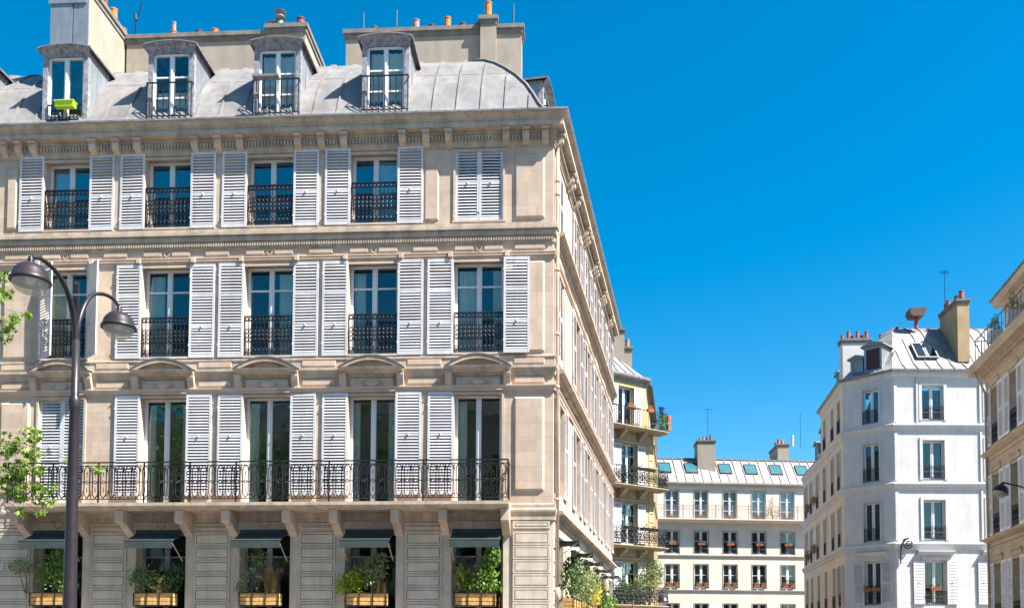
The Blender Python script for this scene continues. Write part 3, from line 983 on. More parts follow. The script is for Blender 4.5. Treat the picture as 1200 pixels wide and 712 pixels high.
# side slope sheets (mirrored limit at the near end)
def hips(i): 
    q = offset_pts(PATH,-i)[1]; return q.x*SD.x+q.y*SD.y
k = 0
while k*p0+.02 < SL-.7:
    ua = k*p0+.02; ub = ua+p0
    b = MB(); rows = []
    for o,z in PROF:
        l = hips(-o); a_, b_ = max(ua+.012,l), max(ub-.012,l)
        rows.append((a_,b_,-o,z))
        if b_-a_ < .004 and len(rows)>1: break
    for a_,b_,y,z in rows: b.v += [(a_,y,z),(b_,y,z)]
    for i in range(len(rows)-1): b.f.append((2*i,2*i+1,2*i+3,2*i+2))
    o_ = ob('roof_sheet', b.mesh('roof_sheet','zinc'), roof, (0,0,0), FS.a)
    k += 1

# --- dormers
def dormer(fac, u, setb, z0, w, h, glass='glass_top', trans=None, front='wood_grey', hood_h=.10, railing=True, depth=2.6):
    d = fac.put('dormer', None, u, -setb, z0)
    hw = w/2
    def casing():
        b = MB()
        for sx in (-1,1): b.box(sx*hw,sx*(hw-.13),-.03,.10,0,h-.05)
        b.box(-hw+.13,hw-.13,-.02,.10,-.02,.05)
        n = 10      # arched head
        for i in range(n):
            t0, t1 = -1+2*i/n, -1+2*(i+1)/n
            x0, x1 = t0*(hw-.13), t1*(hw-.13)
            za, zb = h-.22+.05*(1-t0*t0), h-.22+.05*(1-t1*t1)
            b.quad((x0,-.03,za),(x1,-.03,zb),(x1,-.03,h-.05),(x0,-.03,h-.05)); b.quad((x0,-.03,za),(x0,.1,za),(x1,.1,zb),(x1,-.03,zb))
        return b.mesh('dormer_casing',front)
    ob('dormer_casing', cached(('dc',w,h,front),casing), d)
    def hoodm():
        b = MB(); n = 12; ww = hw+.10
        prev = None
        for i in range(n+1):
            t = -1+2*i/n; zz = h+hood_h*(1-t*t)-.02
            cur = [(t*hw*1.0,-.02,zz-.15),(t*(hw+.03),-.05,zz-.10),(t*(hw+.05),-.09,zz-.075),(t*ww,-.16,zz-.05),(t*ww,-.17,zz)]
            if prev:
                for a in range(4): b.quad(prev[a],cur[a],cur[a+1],prev[a+1])
            prev = cur
        return b.mesh('dormer_hood','zinc_blue' if front != 'wood_grey' else 'wood_grey')
    ob('dormer_hood', cached(('dh',w,h,hood_h,front),hoodm), d)
    def roofm():
        b = MB(); n = 12; ww = hw+.11
        for i in range(n):
            t0, t1 = -1+2*i/n, -1+2*(i+1)/n
            z_0, z_1 = h+hood_h*(1-t0*t0)-.012, h+hood_h*(1-t1*t1)-.012
            b.quad((t0*ww,-.18,z_0),(t1*ww,-.18,z_1),(t1*ww,depth,z_1+.02),(t0*ww,depth,z_0+.02))
            b.quad((t0*ww,-.18,z_0-.03),(t1*ww,-.18,z_1-.03),(t1*ww,-.18,z_1),(t0*ww,-.18,z_0))
        for sx in (-1,1): b.box(sx*ww,sx*(ww-.02),-.18,depth,h-.06,h-.012)
        return b.mesh('dormer_roof','lead')
    ob('dormer_roof', cached(('dr',w,h,hood_h,depth),roofm), d)
    def cheek():
        b = MB()
        for sx in (-1,1):
            b.box(sx*(hw-.01),sx*(hw-.05),.10,depth,-.1,h-.04)
            for y in (.45,.95): b.box(sx*(hw-.012),sx*(hw+.004),y,y+.02,-.1,h-.06)
        return b.mesh('dormer_cheek','zinc_blue')
    ob('dormer_cheek', cached(('dk',w,h,depth),cheek), d)
    ob('dormer_back', cached(('db',w,h),lambda: MB().box(-hw+.06,hw-.06,1.3,1.33,0,h-.06).mesh('dormer_back','interior')), d)
    if glass:
        win = ob('window', frame_mesh(w-.26,h-.24,trans,.12,'white',.055), d, (0,.03,.05))
        zs = [.08]+list(trans or [])+[h-.24-.055]
        pw = (w-.26)/2-.055-.06
        for sg in (-1,1):
            for i in range(len(zs)-1):
                ob('pane', pane_mesh(pw-.004,zs[i+1]-zs[i]-.03,glass), win, (sg*(.06+pw/2),.03,zs[i]+.015), rot=(random.uniform(-.01,.01),0,random.uniform(-.02,.02)))
    if railing: ob('railing', bars_mesh(w-.02,.98,.155,ret=.12), d, (0,-.14,.02))
    return d
DX = [-13.06,-10.17,-7.30,-4.415]
for i,x in enumerate(DX):
    dormer(FF,x,.45,15.67,1.25,2.05,'glass_clear' if i else 'glass',[.95,1.28] if False else ([.62,1.18] if i else None),railing=bool(i))
ob('railing', bars_mesh(.94,.48,.1), main, (DX[0],.40,15.72))
dormer(FF,-16.0,.45,15.67,1.25,2.02,'glass_top',None,railing=True)
for s in (2.05,5.2,8.3,11.4,14.2): dormer(FS,s,.55,15.45,1.2,1.75,'glass_top',None)

# --- chimneys on the main roof
def chimney(root, name, x0, x1, y0, y1, z0, z1, pots=(), m='render', cap=.08, rz=0.0, capm='render_cap', capt=.10, loc=None):
    r = root.location
    cx, cy = (x0+x1)/2, (y0+y1)/2
    b = MB().box(-(x1-x0)/2,(x1-x0)/2,-(y1-y0)/2,(y1-y0)/2,0,z1-z0)
    c = ob(name, b.mesh('chimney',m), root, (cx-r.x,cy-r.y,z0-r.z), rz)
    w2, d2 = (x1-x0)/2+cap, (y1-y0)/2+cap
    cb = MB().box(-w2+.04,w2-.04,-d2+.04,d2-.04,z1-z0-.16,z1-z0-.02).box(-w2,w2,-d2,d2,z1-z0-.02,z1-z0+capt)
    ob('chimney_cap', cb.mesh('chimney_cap',capm), c)
    for (px,py,kind,h,rad) in pots:
        ob('chimney_pot', pot_mesh(kind,h,rad), c, (px-cx if not rz else px,py-cy if not rz else py,z1-z0+capt-.01))
    return c
c1 = chimney(main,'chimney',-6.22,-1.0,3.45,3.95,17.6,19.95,[(-5.43,3.7,'terra_dk',.26,.10),(-4.16,3.7,'terra_gr',.42,.11),(-3.70,3.7,'terra_dk',.24,.11),(-3.22,3.7,'terra_or',.46,.11),(-2.76,3.7,'terra_dk',.26,.11),(-2.30,3.7,'terra',.26,.10)])
chimney(main,'chimney',-2.20,-1.74,3.30,3.44,17.6,20.15,[(-1.98,3.42,'terra_or',.48,.11)],cap=.06)
chimney(main,'chimney',-12.85,-8.6,3.35,3.80,17.6,19.95,[(-11.5,3.55,'terra_or',.22,.12),(-10.72,3.55,'terra_dk',.22,.11),(-10.23,3.55,'terra_or',.24,.12)])
ob('chimney_pot', pot_mesh('terra_gr',.46,.07), main, (-11.5,3.55,20.1))
chimney(main,'chimney',-8.55,-7.40,3.30,7.5,17.6,20.10,[(-8.85+.35,3.5,'terra',.24,.09),(-8.42,3.7,'terra',.34,.10),(-8.23,3.5,'cowl',.62,.14),(-7.62,3.55,'terra_dk',.34,.14),(-7.9,4.6,'terra',.3,.1)])
c2 = chimney(main,'chimney',-13.95,-12.92,1.25,4.6,16.2,20.05,[(-13.2,1.8,'terra_dk',.5,.13),(-13.15,2.5,'terra',.4,.12),(-13.1,3.0,'terra_or',.5,.12),(-13.1,3.6,'terra_gr',.3,.12),(-13.1,4.2,'terra',.45,.12)],cap=.07)
b = MB().box(-13.97,-13.35,1.19,1.245,16.2,19.6).box(-13.32,-12.9,1.20,1.245,16.2,20.0).box(-14.02,-12.95,1.16,1.245,19.55,19.72)
ob('chimney_cladding', b.mesh('chimney_cladding','zinc_blue'), main)
b = MB()
for q in range(26):
    x, y = -12.9+random.uniform(-.2,.9), 4.2+random.uniform(-.3,.3)
    b.box(x,x+.12,y,y+.12,19.95,20.12+random.uniform(0,.12))
ob('broken_bricks', b.mesh('broken_bricks','render_cap'), main, kind='stuff')
ob('antenna', MB().tube([(0,0,0),(.05,0,.7),(.14,0,.95),(.22,0,1.25)],.018,5).tube([(.05,-.02,.7),(.05,-.02,.86)],.05,5).mesh('antenna','iron'), main, (-12.75,3.6,20.0))
for x,h in ((-5.75,.75),(-4.75,.8),(-1.25,.85)): ob('antenna', antenna_mesh(h,False), main, (x,3.7,20.0))
ob('antenna', MB().tube([(0,0,0),(.5,0,.28),(1.0,0,.62)],.015,4).mesh('antenna','iron'), main, (-2.75,3.75,20.0))

# --- curtains behind some panes
def curtain_mesh(w, h, seed):
    rnd = random.Random(seed); b = MB(); n = 28
    ph = rnd.uniform(0,6)
    for i in range(n+1):
        x = -w/2+w*i/n; y = .03*sin(ph+i*1.3)+.015*sin(i*2.9+ph)
        b.v += [(x,y,0),(x*.985,y*.7,h)]
    for i in range(n): b.f.append((2*i,2*i+2,2*i+3,2*i+1))
    return b.mesh('curtain','curtain',True)
def curtain_box(m):
    b = MB(); n = 16
    for i in range(n+1): b.v += [(-.55+1.1*i/n,.02*sin(i*1.9),0),(-.55+1.1*i/n,.02*sin(i*1.9),1.85)]
    for i in range(n): b.f.append((2*i,2*i+2,2*i+3,2*i+1))
    return b.mesh('blind',m,True)
cur = [(FF,BX[0]-.30,9.25,.50,2.2,.40,'pale pleated curtain behind the left pane above the last pediment before the corner'),
       (FF,BX[0]+.44,9.25,.20,2.2,.40,'narrow pale curtain strip behind the right pane above the corner pediment'),
       (FF,BX[1]-.42,9.25,.30,2.2,.42,'pale curtain gathered at the left of the middle-floor window second from the corner'),
       (FF,BX[0]-.45,5.45,.28,2.6,.40,'long pale curtain inside the balcony door closest to the building corner'),
       (FF,BX[1]-.48,5.45,.20,2.6,.40,'long narrow curtain inside the balcony door second from the corner'),
       (FF,BX[3]-.45,5.45,.18,2.6,.40,'thin curtain inside the balcony door nearest the double street lamp')]
cur += [(FF,BX[2]-.44,5.45,.26,2.6,.36,'pale curtain inside the middle balcony door'),
       (FF,BX[3]+.45,5.45,.16,2.6,.36,'thin curtain at the right of the balcony door by the double lamp'),
       (FF,BX[2]+.36,9.25,.42,2.2,.36,'half-drawn curtain in the middle window of the floor above the pediments'),
       (FF,BX[3]-.36,9.25,.34,2.2,.36,'curtain drawn left in the pedimented-floor window beside the lamp head'),
       (FF,BX[4]-.30,9.25,.40,2.2,.36,'curtain behind the half-open shutters'),
       (FF,BX[1]+.30,12.65,.50,1.7,.36,'curtain in the top-floor window next to the closed shutters'),
       (FF,BX[4]-.34,12.65,.40,1.7,.36,'curtain in the top-floor window above the half-open shutters'),
       (FF,BX[1]+.46,5.45,.18,2.6,.36,'narrow curtain at the right of the second balcony door from the corner')]
for f,u,z,w_,h,d,l in cur: f.top('curtain', curtain_mesh(w_,h,hash((round(u,1),round(z,1)))%99), u, -d, z, l, 'curtain')
FF.top('curtain', curtain_mesh(.86,1.62,3), DX[3], -.57, 15.78, 'white gathered curtain filling the dormer beside the wide chimney wall', 'curtain')
FF.top('curtain', curtain_mesh(.86,1.62,9), DX[2], -.57, 15.78, 'grey net curtain filling the dormer below the metal chimney cowl', 'curtain')
FF.top('curtain', curtain_mesh(.86,.75,5), DX[1], -.57, 15.78, 'blue-white half curtain low in the dormer right of the zinc-clad chimney', 'curtain')

# ------------------------------------------------------------------ OCHRE BUILDING behind the main one (chamfered corner with balconies)
ob2 = thing('apartment_building', (5.24,29.8,0), 'narrow ochre building with ornate black iron balconies and white shutters, behind the long cream one', 'building')
F2 = Fac(ob2, (5.242,29.8), 37.8)
L2 = 8.0
r2d = Vector((sin(radians(6.9)),cos(radians(6.9))))
FLZ = [4.2,7.45,10.75,14.0]
ops = []
for z in FLZ[:3]: ops.append((-2.45,-1.25,z+.12,z+2.42))
ops.append((-2.66,-1.5,14.12,16.35))
zb = 14.0
F2.put('wall', wall_mesh(-L2,0,0,zb,[o for o in ops if o[2]<14],.25,'yellow'))
F2.put('wall', wall_mesh(-L2,-.56,zb,16.75,[o for o in ops if o[2]>14],.25,'yellow_paint'))
FR2 = Fac(ob2, (5.242,29.8), degrees(atan2(r2d.y,r2d.x)))
FR2.put('wall', wall_mesh(0,9,0,zb,[],.2,'brick_brown'))
q = F2.w(-.56,0,0); FR2b = Fac(ob2,(q[0],q[1]),degrees(atan2(r2d.y,r2d.x)))
FR2b.put('wall', wall_mesh(0,8,zb,16.75,[],.2,'yellow_paint'))
e0 = F2.w(-L2,0,0); e1 = FR2.w(9,0,0)
b = MB()
rl = ob2.location
def w2l(p): return (p[0]-rl.x,p[1]-rl.y,p[2])
back = [(e0[0],e0[1]),(e0[0]-1,e0[1]+12),(e1[0],e1[1])]
for (a,c) in zip(back,back[1:]): b.quad(w2l((*a,0)),w2l((*c,0)),w2l((*c,16.7)),w2l((*a,16.7)))
for z in (4.0,7.3,10.6,13.9,16.74): b.quad(*[w2l((x,y,z)) for x,y in (back[0],(5.2,29.85),back[2],back[1])])
b.quad(*[w2l(F2.w(u,-2.5,z)) for u,z in ((-7,0),(-.5,0),(-.5,16.6),(-7,16.6))])
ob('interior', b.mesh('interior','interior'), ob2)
P2 = [e0[:2],(5.242,29.8),FR2.w(6,0,0)[:2]]
for z in (13.2,9.95,6.7): mould([(0,z),(.06,z+.03),(.10,z+.12),(.02,z+.16),(0,z+.17)],P2,ob2,'string_course','yellow')
mould([(0,16.55),(.08,16.6),(.08,16.72),(.25,16.85),(.28,16.92),(.28,17.02),(-.2,17.06)],[e0[:2],q[:2],FR2b.w(6,0,0)[:2]],ob2,'cornice','lead')
for i,(u0_,u1_,z0_,z1_) in enumerate(ops):
    uc = (u0_+u1_)/2; wd = u1_-u0_
    window(F2,uc,z0_,wd,z1_-z0_,.2,[ (z1_-z0_)*.72 ] if i<3 else None,'glass',mull=.14)
    for sg,c in ((-1,u0_-.29),(1,u1_+.29)): shutter(F2,c,z0_+.1,.56,z1_-z0_-.12,[1.1],o=.05)
    surround(F2,uc,z0_,z1_,wd/2,'yellow' if i<3 else 'yellow_paint',.04,.08)
# corner quoins, consoles and balconies
for r in range(26):
    stone(F2,-.40,-.02,.4+r*.5,.4+r*.5+.44,.03,.02,'yellow_paint','quoin')
cons2 = MB().prism([(0,0),(-.62,0),(-.62,-.18),(-.45,-.22),(-.25,-.36),(0,-.55)],'x',-.11,.11).mesh('balcony_console','yellow')
def ornate(w):
    b = MB(); x = w/2; h = 1.0
    b.box(-x,x,-.02,.02,h-.03,h); b.box(-x,x,-.012,.012,.03,.055); b.box(-x,x,-.012,.012,h-.16,h-.14)
    n = int(w/.34); p = w/n
    for i in range(n):
        c = -x+p*(i+.5)
        b.ring((c,0,.46),.13,.028,10,4); b.ring((c,0,.46),.05,.026,8,4)
        for (dx,dz) in ((-.10,.24),(.10,.24),(-.10,.69),(.10,.69)): b.ring((c+dx,0,dz),.075,.024,8,4)
        b.box(c+p/2-.012,c+p/2+.012,-.012,.012,0,h-.02)
        b.ring((c,0,h-.09),.045,.012,8,3)
    return b.mesh('railing','iron')
for i,z in enumerate(FLZ):
    a0, a1 = (-6.5,.42)
    s_ = F2.put('balcony_slab', None, 0, 0, z)
    ob('slab', cached(('slab2',a0,a1),lambda: MB().prism([(0,-.14),(-.66,-.14),(-.74,-.06),(-.80,-.04),(-.80,.0),(0,.02)],'x',a0,a1).mesh('slab','yellow')), s_)
    if i < 3:
        ob('railing', cached('orn2',lambda: ornate(a1-a0-.1)), s_, ((a0+a1)/2,-.72,.02))
        ob('railing', cached('orn2b',lambda: ornate(.68)), s_, (a1-.06,-.37,.02), rz=pi/2)
    else:
        ob('railing', bars_mesh(a1-a0-.1,1.0,.14,ret=.72), s_, ((a0+a1)/2,-.72,.02))
    for u in (-4.6,-2.55,-1.1): F2.put('balcony_console', cons2, u, 0, z-.142)
# roof, skylight, chimneys
rp = [e0[:2],q[:2],FR2b.w(7,0,0)[:2]]
r2 = mould([(.02,17.05),(-.5,17.5),(-1.6,18.5),(-3.0,19.3),(-4.0,19.6)],rp,ob2,'roof','zinc',close=False)
for k in range(9):
    u = -1.3-.62*k
    pts = [F2.w(u-d*.0,-o,z+.03) for o,z,d in ((-.02,17.05,0),(.5,17.5,0),(1.6,18.5,0),(2.6,19.07,0))]
    if k < 2: pts = pts[:3]
    ob('roof_seam', MB().tube([w2l(p) for p in pts],.03,4).mesh('roof_seam','zinc'), ob2)
ob('skylight', MB().quad(*[w2l(F2.w(u,-o,z)) for u,o,z in ((-3.6,.55,17.6),(-2.3,.55,17.6),(-2.3,1.5,18.46),(-3.6,1.5,18.46))]).mesh('skylight','glass_sky'), ob2)
chimney(ob2,'chimney',3.05,3.75,32.0,33.2,17.4,20.75,[(3.4,32.5,'terra_dk',.35,.13)],m='render')
chimney(ob2,'chimney',3.78,4.30,33.6,34.6,17.4,20.15,[(4.05,33.9,'terra_or',.55,.14)],m='render')

# ------------------------------------------------------------------ CREAM BUILDING closing the street
ob3 = thing('apartment_building', (7.886,55.38,0), 'pale cream building with zinc mansard, six skylights and a long balcony closing the street', 'building')
F3 = Fac(ob3, (7.886,55.381), 8.3)
U3 = [1.28+2.49*k for k in range(-1,6)]
ops = []
for u in U3:
    ops += [(u-.6,u+.6,12.75,15.17),(u-.61,u+.61,9.86,11.78),(u-.61,u+.61,6.98,8.98),(u-.61,u+.61,3.7,5.70)]
F3.put('wall', wall_mesh(-5,16,0,15.75,ops,.22,'cream'))
b = MB()
b.quad((-5,0,0),(-5,10,0),(-5,10,17),(-5,0,15.7)); b.quad((16,0,0),(16,10,0),(16,10,17),(16,0,15.7)); b.quad((-5,10,0),(16,10,0),(16,10,18),(-5,10,18)); b.quad((-5,2.4,0),(16,2.4,0),(16,2.4,15.7),(-5,2.4,15.7))
for z in (3.4,6.7,9.6,12.5): b.quad((-5,.23,z),(16,.23,z),(16,2.4,z),(-5,2.4,z))
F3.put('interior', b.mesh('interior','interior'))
for z in (9.62,6.72): F3.put('string_course', cached('sc3',lambda: MB().prism([(0,0),(-.10,.02),(-.12,.12),(-.03,.16),(0,.16)],'x',-5,16).mesh('string_course','cream_band')), 0,0,z)
for k,u in enumerate(U3):
    w3 = window(F3,u,12.76,1.20,2.40,.14,[.75,1.6],'glass',mull=.16)
    ob('curtain', cached('c3',lambda: curtain_mesh(1.08,2.3,4)), w3, (0,.16,.05))
    for z,h in ((9.87,1.90),(6.99,1.98),(3.71,1.98)):
        w3 = window(F3,u,z,1.22,h,.14,[h*.55],'glass',mull=.2)
        if z == 6.99 and k in (1,2,3,5): ob('blind', cached('c3b',lambda: curtain_box('render')), w3, (0,.14,.05))
        surround(F3,u,z,z+h,.61,'cream_band',.03,.06)
        F3.put('window_railing', railing_mesh(1.2,.72,1), u, .02, z+.02)
    surround(F3,u,12.76,15.16,.6,'cream_band',.03,.06)
s_ = F3.put('balcony_slab', None, 0,0,12.45)
ob('slab', MB().prism([(0,0),(-.5,0),(-.75,.16),(-.85,.18),(-.85,.28),(0,.30)],'x',-5,16).mesh('slab','cream'), s_)
b = MB(); b.box(-5,16,-.02,.02,1.07,1.10); b.box(-5,16,-.015,.015,.08,.105); b.box(-5,16,-.012,.012,.78,.80)
for i in range(16): b.box(-5+i*1.4-.025,-5+i*1.4+.025,-.025,.025,0,1.16)
rl3 = ob('railing', b.mesh('railing','lead'), s_, (0,-.78,.28))
b = MB()
for i in range(170): x = -4.95+i*.123; b.box(x-.009,x+.009,-.009,.009,.02,1.08)
ob('baluster', b.mesh('baluster','lead'), rl3, kind='stuff')
# cornice, roof, sheets, skylights
F3.put('cornice', MB().prism([(0,15.55),(-.15,15.6),(-.22,15.72),(-.30,15.75),(-.30,15.86),(.1,15.9)],'x',-5,16).mesh('cornice','cream_band'))
RZ0, RZ1, RD = 15.88, 18.15, 1.55
rf3 = F3.put('roof', MB().quad((-5,-.2,RZ0),(16,-.2,RZ0),(16,RD,RZ1),(-5,RD,RZ1)).quad((-5,RD,RZ1),(16,RD,RZ1),(16,8,19),(-5,8,19)).mesh('roof','zinc'))
sl = sqrt((RZ1-RZ0)**2+(RD+.2)**2); ra = atan2(RZ1-RZ0,RD+.2)
sheetm = cached('sh3',lambda: MB().box(-.36,.36,0,sl*.52,.004,.012).mesh('roof_sheet','zinc'))
seamm = cached('sm3',lambda: MB().box(-.022,.022,0,sl,.004,.07).mesh('roof_seam','zinc'))
for k in range(28):
    u = -4.6+.745*k
    o_ = ob('roof_sheet', sheetm, rf3, (u,-.2,RZ0), rot=(ra+random.uniform(-.008,.008),0,0))
    o_ = ob('roof_seam', seamm, rf3, (u+.372,-.2,RZ0), rot=(ra,0,0))
def velux(root, loc, rz, ra, w, h, fm='iron'):
    v = ob('skylight', cached(('vx',w,h,fm),lambda: MB().box(-w/2,w/2,0,.07,.0,.11).box(-w/2,w/2,h-.07,h,.0,.11).box(-w/2,-w/2+.07,.07,h-.07,.0,.11).box(w/2-.07,w/2,.07,h-.07,.0,.11).mesh('skylight',fm)), root, loc, rot=(ra,0,rz))
    ob('pane', cached(('vp',w,h),lambda: MB().box(-w/2+.07,w/2-.07,.07,h-.07,.05,.08).mesh('pane','skyglass' if 'skyglass' in MT else 'glass_sky')), v)
    return v
for u in (0.85,3.15,6.1,8.35,10.55,12.85): velux(rf3,(u,-.2+.85*cos(ra)*1.25,RZ0+.85*sin(ra)*1.25+.01),0,ra,1.05,1.2)
ob('ridge_cap', MB().box(-5,16,RD-.1,RD+.25,RZ1-.02,RZ1+.09).mesh('ridge_cap','lead'), rf3)
p = F3.w(4.55,-1.2,0)
chimney(ob3,'chimney',p[0]-.75,p[0]+.75,p[1]-.5,p[1]+1.6,16.4,19.55,[(p[0]+dx,p[1]-.1+dy,k,h,.11) for dx,dy,k,h in ((-.5,.2,'terra',.3),(-.2,.0,'terra_gr',.34),(.1,.2,'terra',.42),(.4,.0,'terra_dk',.5),(-.35,1,'terra',.4),(.3,1.1,'terra',.3))],m='render')
ob('antenna', antenna_mesh(2.6,True,.5), ob3, (p[0]+.2-7.886,p[1]-55.38+.1,19.8))
p = F3.w(12.9,-4.2,0)
chimney(ob3,'chimney',p[0]-.9,p[0]+.1,p[1]-.4,p[1]+3.0,17.5,20.1,[(p[0]-.5+dx,p[1]+dy,k,.5,.13) for dx,dy,k in ((-.25,0,'terra'),(.2,.5,'terra_or'),(-.2,1.3,'terra'),(.2,2.0,'terra_or'))],m='render')
ob('antenna', antenna_mesh(3.2,False), ob3, (p[0]+1.2-7.886,p[1]-55.38,19.9))
ob('flue', MB().tube([(0,0,0),(0,0,1.0)],.11,8).mesh('flue','shutter_grey'), ob3, (p[0]+.45-7.886,p[1]-55.38-.2,20.0))

# ------------------------------------------------------------------ WHITE CORNER BUILDING
Q0 = Vector((17.72,27.4)); Q1 = Vector((15.656,29.29)); LD = Vector((.09,.996)).normalized(); Q2 = Q1+LD*14; RD4 = Vector((cos(radians(3.3)),sin(radians(3.3)))); QR = Q0+RD4*11
ob4 = thing('apartment_building', (Q0.x,Q0.y,0), 'white rendered corner building with chamfered front and sloping zinc roof', 'building')
FL4 = Fac(ob4, Q2, degrees(atan2(-LD.y,-LD.x)))
FC4 = Fac(ob4, Q1, degrees(atan2(Q0.y-Q1.y,Q0.x-Q1.x)))
FR4 = Fac(ob4, Q0, 3.3)
LC = (Q0-Q1).length
rows4 = [(14.05,15.92),(10.86,12.95),(7.62,9.75),(4.2,6.55),(.9,3.3)]
UR4 = [2.13,5.55,8.9]; ULF = [12.75,10.85,8.3,5.75,3.3,1.3]
ow = []
for u in UR4:
    for a,c in rows4: ow.append((u-.58,u+.58,a,c))
FR4.put('wall', wall_mesh(0,11,0,16.6,ow,.22,'whitewall'))
oc = [(1.12,2.02,a,c) for a,c in rows4]
FC4.put('wall', wall_mesh(0,LC,0,16.6,oc,.24,'whitewall'))
ol = []
for u in ULF:
    for a,c in rows4: 
        if u < 6 and a > 14: continue
        ol.append((u-.42,u+.42,a,c))
FL4.put('wall', wall_mesh(0,14,0,13.9,[o for o in ol if o[2]<14],.24,'cream_paint'))
FL4.put('wall', wall_mesh(7.2,14,13.9,16.6,[o for o in ol if o[2]>14],.24,'cream_paint'))
b = MB(); l4 = ob4.location
def q4(p, z): return (p[0]-l4.x,p[1]-l4.y,z)
BK = Vector((QR.x-1,QR.y+13))
b.quad(q4(QR,0),q4(BK,0),q4(BK,16.6),q4(QR,16.6)); b.quad(q4(BK,0),q4(Q2,0),q4(Q2,13.9),q4(BK,13.9))
for z in (3.8,7.2,10.5,13.7): b.quad(q4(Q2+Vector((.3,0)),z),q4(Q1+Vector((.3,.3)),z),q4(Q0+Vector((0,.3)),z),q4(QR+Vector((0,.3)),z),q4(BK,z))
b.quad(q4(Q2+Vector((2.2,0)),0),q4(Q1+Vector((2.2,1.5)),0),q4(Q1+Vector((2.2,1.5)),16.5),q4(Q2+Vector((2.2,0)),13.8)); b.quad(q4(Q1+Vector((2.2,1.5)),0),q4(QR+Vector((0,2.2)),0),q4(QR+Vector((0,2.2)),16.5),q4(Q1+Vector((2.2,1.5)),16.5))
q7 = FL4.w(7.2,0,0)
b.quad(q4(q7,13.8),q4((q7[0]+7,q7[1]),13.8),q4((q7[0]+7,q7[1]),17.2),q4(q7,16.6))
ob('interior', b.mesh('interior','interior'), ob4)
P4 = [Q2,Q1,Q0,QR]
for z in (13.45,10.30,7.10): mould([(0,z),(.05,z+.02),(.07,z+.16),(.13,z+.22),(.16,z+.30),(.16,z+.36),(.04,z+.41),(0,z+.42)],P4,ob4,'string_course','whitewall')
mould([(0,16.35),(.05,16.38),(.12,16.48),(.12,16.58),(.2,16.6)],[Vector(q7[:2]),Q1,Q0,QR],ob4,'cornice','whitewall')
mould([(.10,16.58),(.26,16.62),(.28,16.74),(.10,16.76)],[Vector(q7[:2]),Q1,Q0,QR],ob4,'gutter','lead')
def dress(fac, u, hw, r, shut):
    for i,(a,c) in enumerate(rows4):
        if r == 'L' and u < 6 and a > 14: continue
        window(fac,u,a+.01,hw*2,c-a-.02,.2,None,'glass',mull=.16)
        fac.put('window_railing', railing_mesh(round(hw*2-.02,2),.72,1), u, .03, a+.02)
        if r != 'L' or i in (1,2): surround(fac,u,a,c+.02,hw,'whitewall',.05,.16 if r=='R' else .1)
        if i in (2,) and r != 'L':      # flat hood on brackets
            fac.put('window_hood', cached(('wh',hw),lambda: MB().prism([(0,0),(-.10,.02),(-.22,.14),(-.26,.16),(-.26,.22),(0,.24)],'x',-hw-.38,hw+.38).mesh('window_hood','whitewall')), u, 0, 6.84)
        if i == 3 and shut:
            for sg in (-1,1): shutter(fac,u+sg*(hw+.31),a+.03,.58,c-a-.06,[1.15],o=.05)
for u in UR4: dress(FR4,u,.58,'R',True)
dress(FC4,1.57,.45,'C',True)
for u in ULF: dress(FL4,u,.42,'L',u>12)
for u in (0.05,): 
    for (a,c) in ((13.95,16.3),(10.8,13.4),(7.6,10.25),(.3,7.05)): FR4.put('corner_strip', cached(('cst',round(c-a,2)),lambda: MB().box(0,.16,-.03,0,0,c-a).mesh('corner_strip','whitewall')), .06, 0, a)
for u in (1.28,4.0): FR4.put('pilaster', cached('pil4',lambda: MB().box(-.05,.05,-.06,0,13.92,16.34).mesh('pilaster','whitewall')), u if u<2 else 4.66)
for (a,c) in ((10.76,13.42),(7.56,10.27)): FR4.put('pilaster', cached(('pil5',a),lambda: MB().box(-.05,.05,-.06,0,a,c).mesh('pilaster','whitewall')), 4.66)
# roof
R4 = [Vector(q7[:2]),Q1,Q0,QR]
PF4 = [(.1,16.72),(-.55,17.25),(-1.3,18.2),(-2.0,19.1),(-2.7,19.8),(-3.4,20.2)]
rf4 = mould(PF4,R4,ob4,'roof','zinc',close=False)
ip = offset_pts(R4,-3.38)
b = MB(); b.quad(*[q4(x,20.195) for x in (ip[0],ip[1],ip[2],ip[3],BK)])
ob('roof_terrace', b.mesh('roof_terrace','zinc'), rf4)
def seam4(fac, u, du=0.0, n=None):
    pts = []
    for i,(o,z) in enumerate(PF4[:n]): 
        p = fac.w(u+du*i,o,z+.035); pts.append(q4(p,p[2]))
    ob('roof_seam', MB().tube(pts,.028,4).mesh('roof_seam','zinc'), rf4)
for k in range(16): seam4(FR4,.75+.66*k,0,None if k>1 else 3+k)
for u in (.5,1.15,1.8,2.4): seam4(FC4,u,0,3)
for k in range(9): seam4(FL4,13.6-.66*k,0,None if k>0 else 3)
ra4 = atan2(19.1-17.25,1.45)
def pt4(fac,u,o,z): p = fac.w(u,o,z); return q4(p,p[2])
for k,(du) in enumerate((0,.62)):
    v_ = velux(ob4,pt4(FR4,1.95+du,-.78,17.62),FR4.a,ra4,.58,1.35,'zinc')
    v_.children[0].data = cached('vp4',lambda: MB().box(-.22,.22,.07,1.28,.05,.08).mesh('pane','glass_top'))
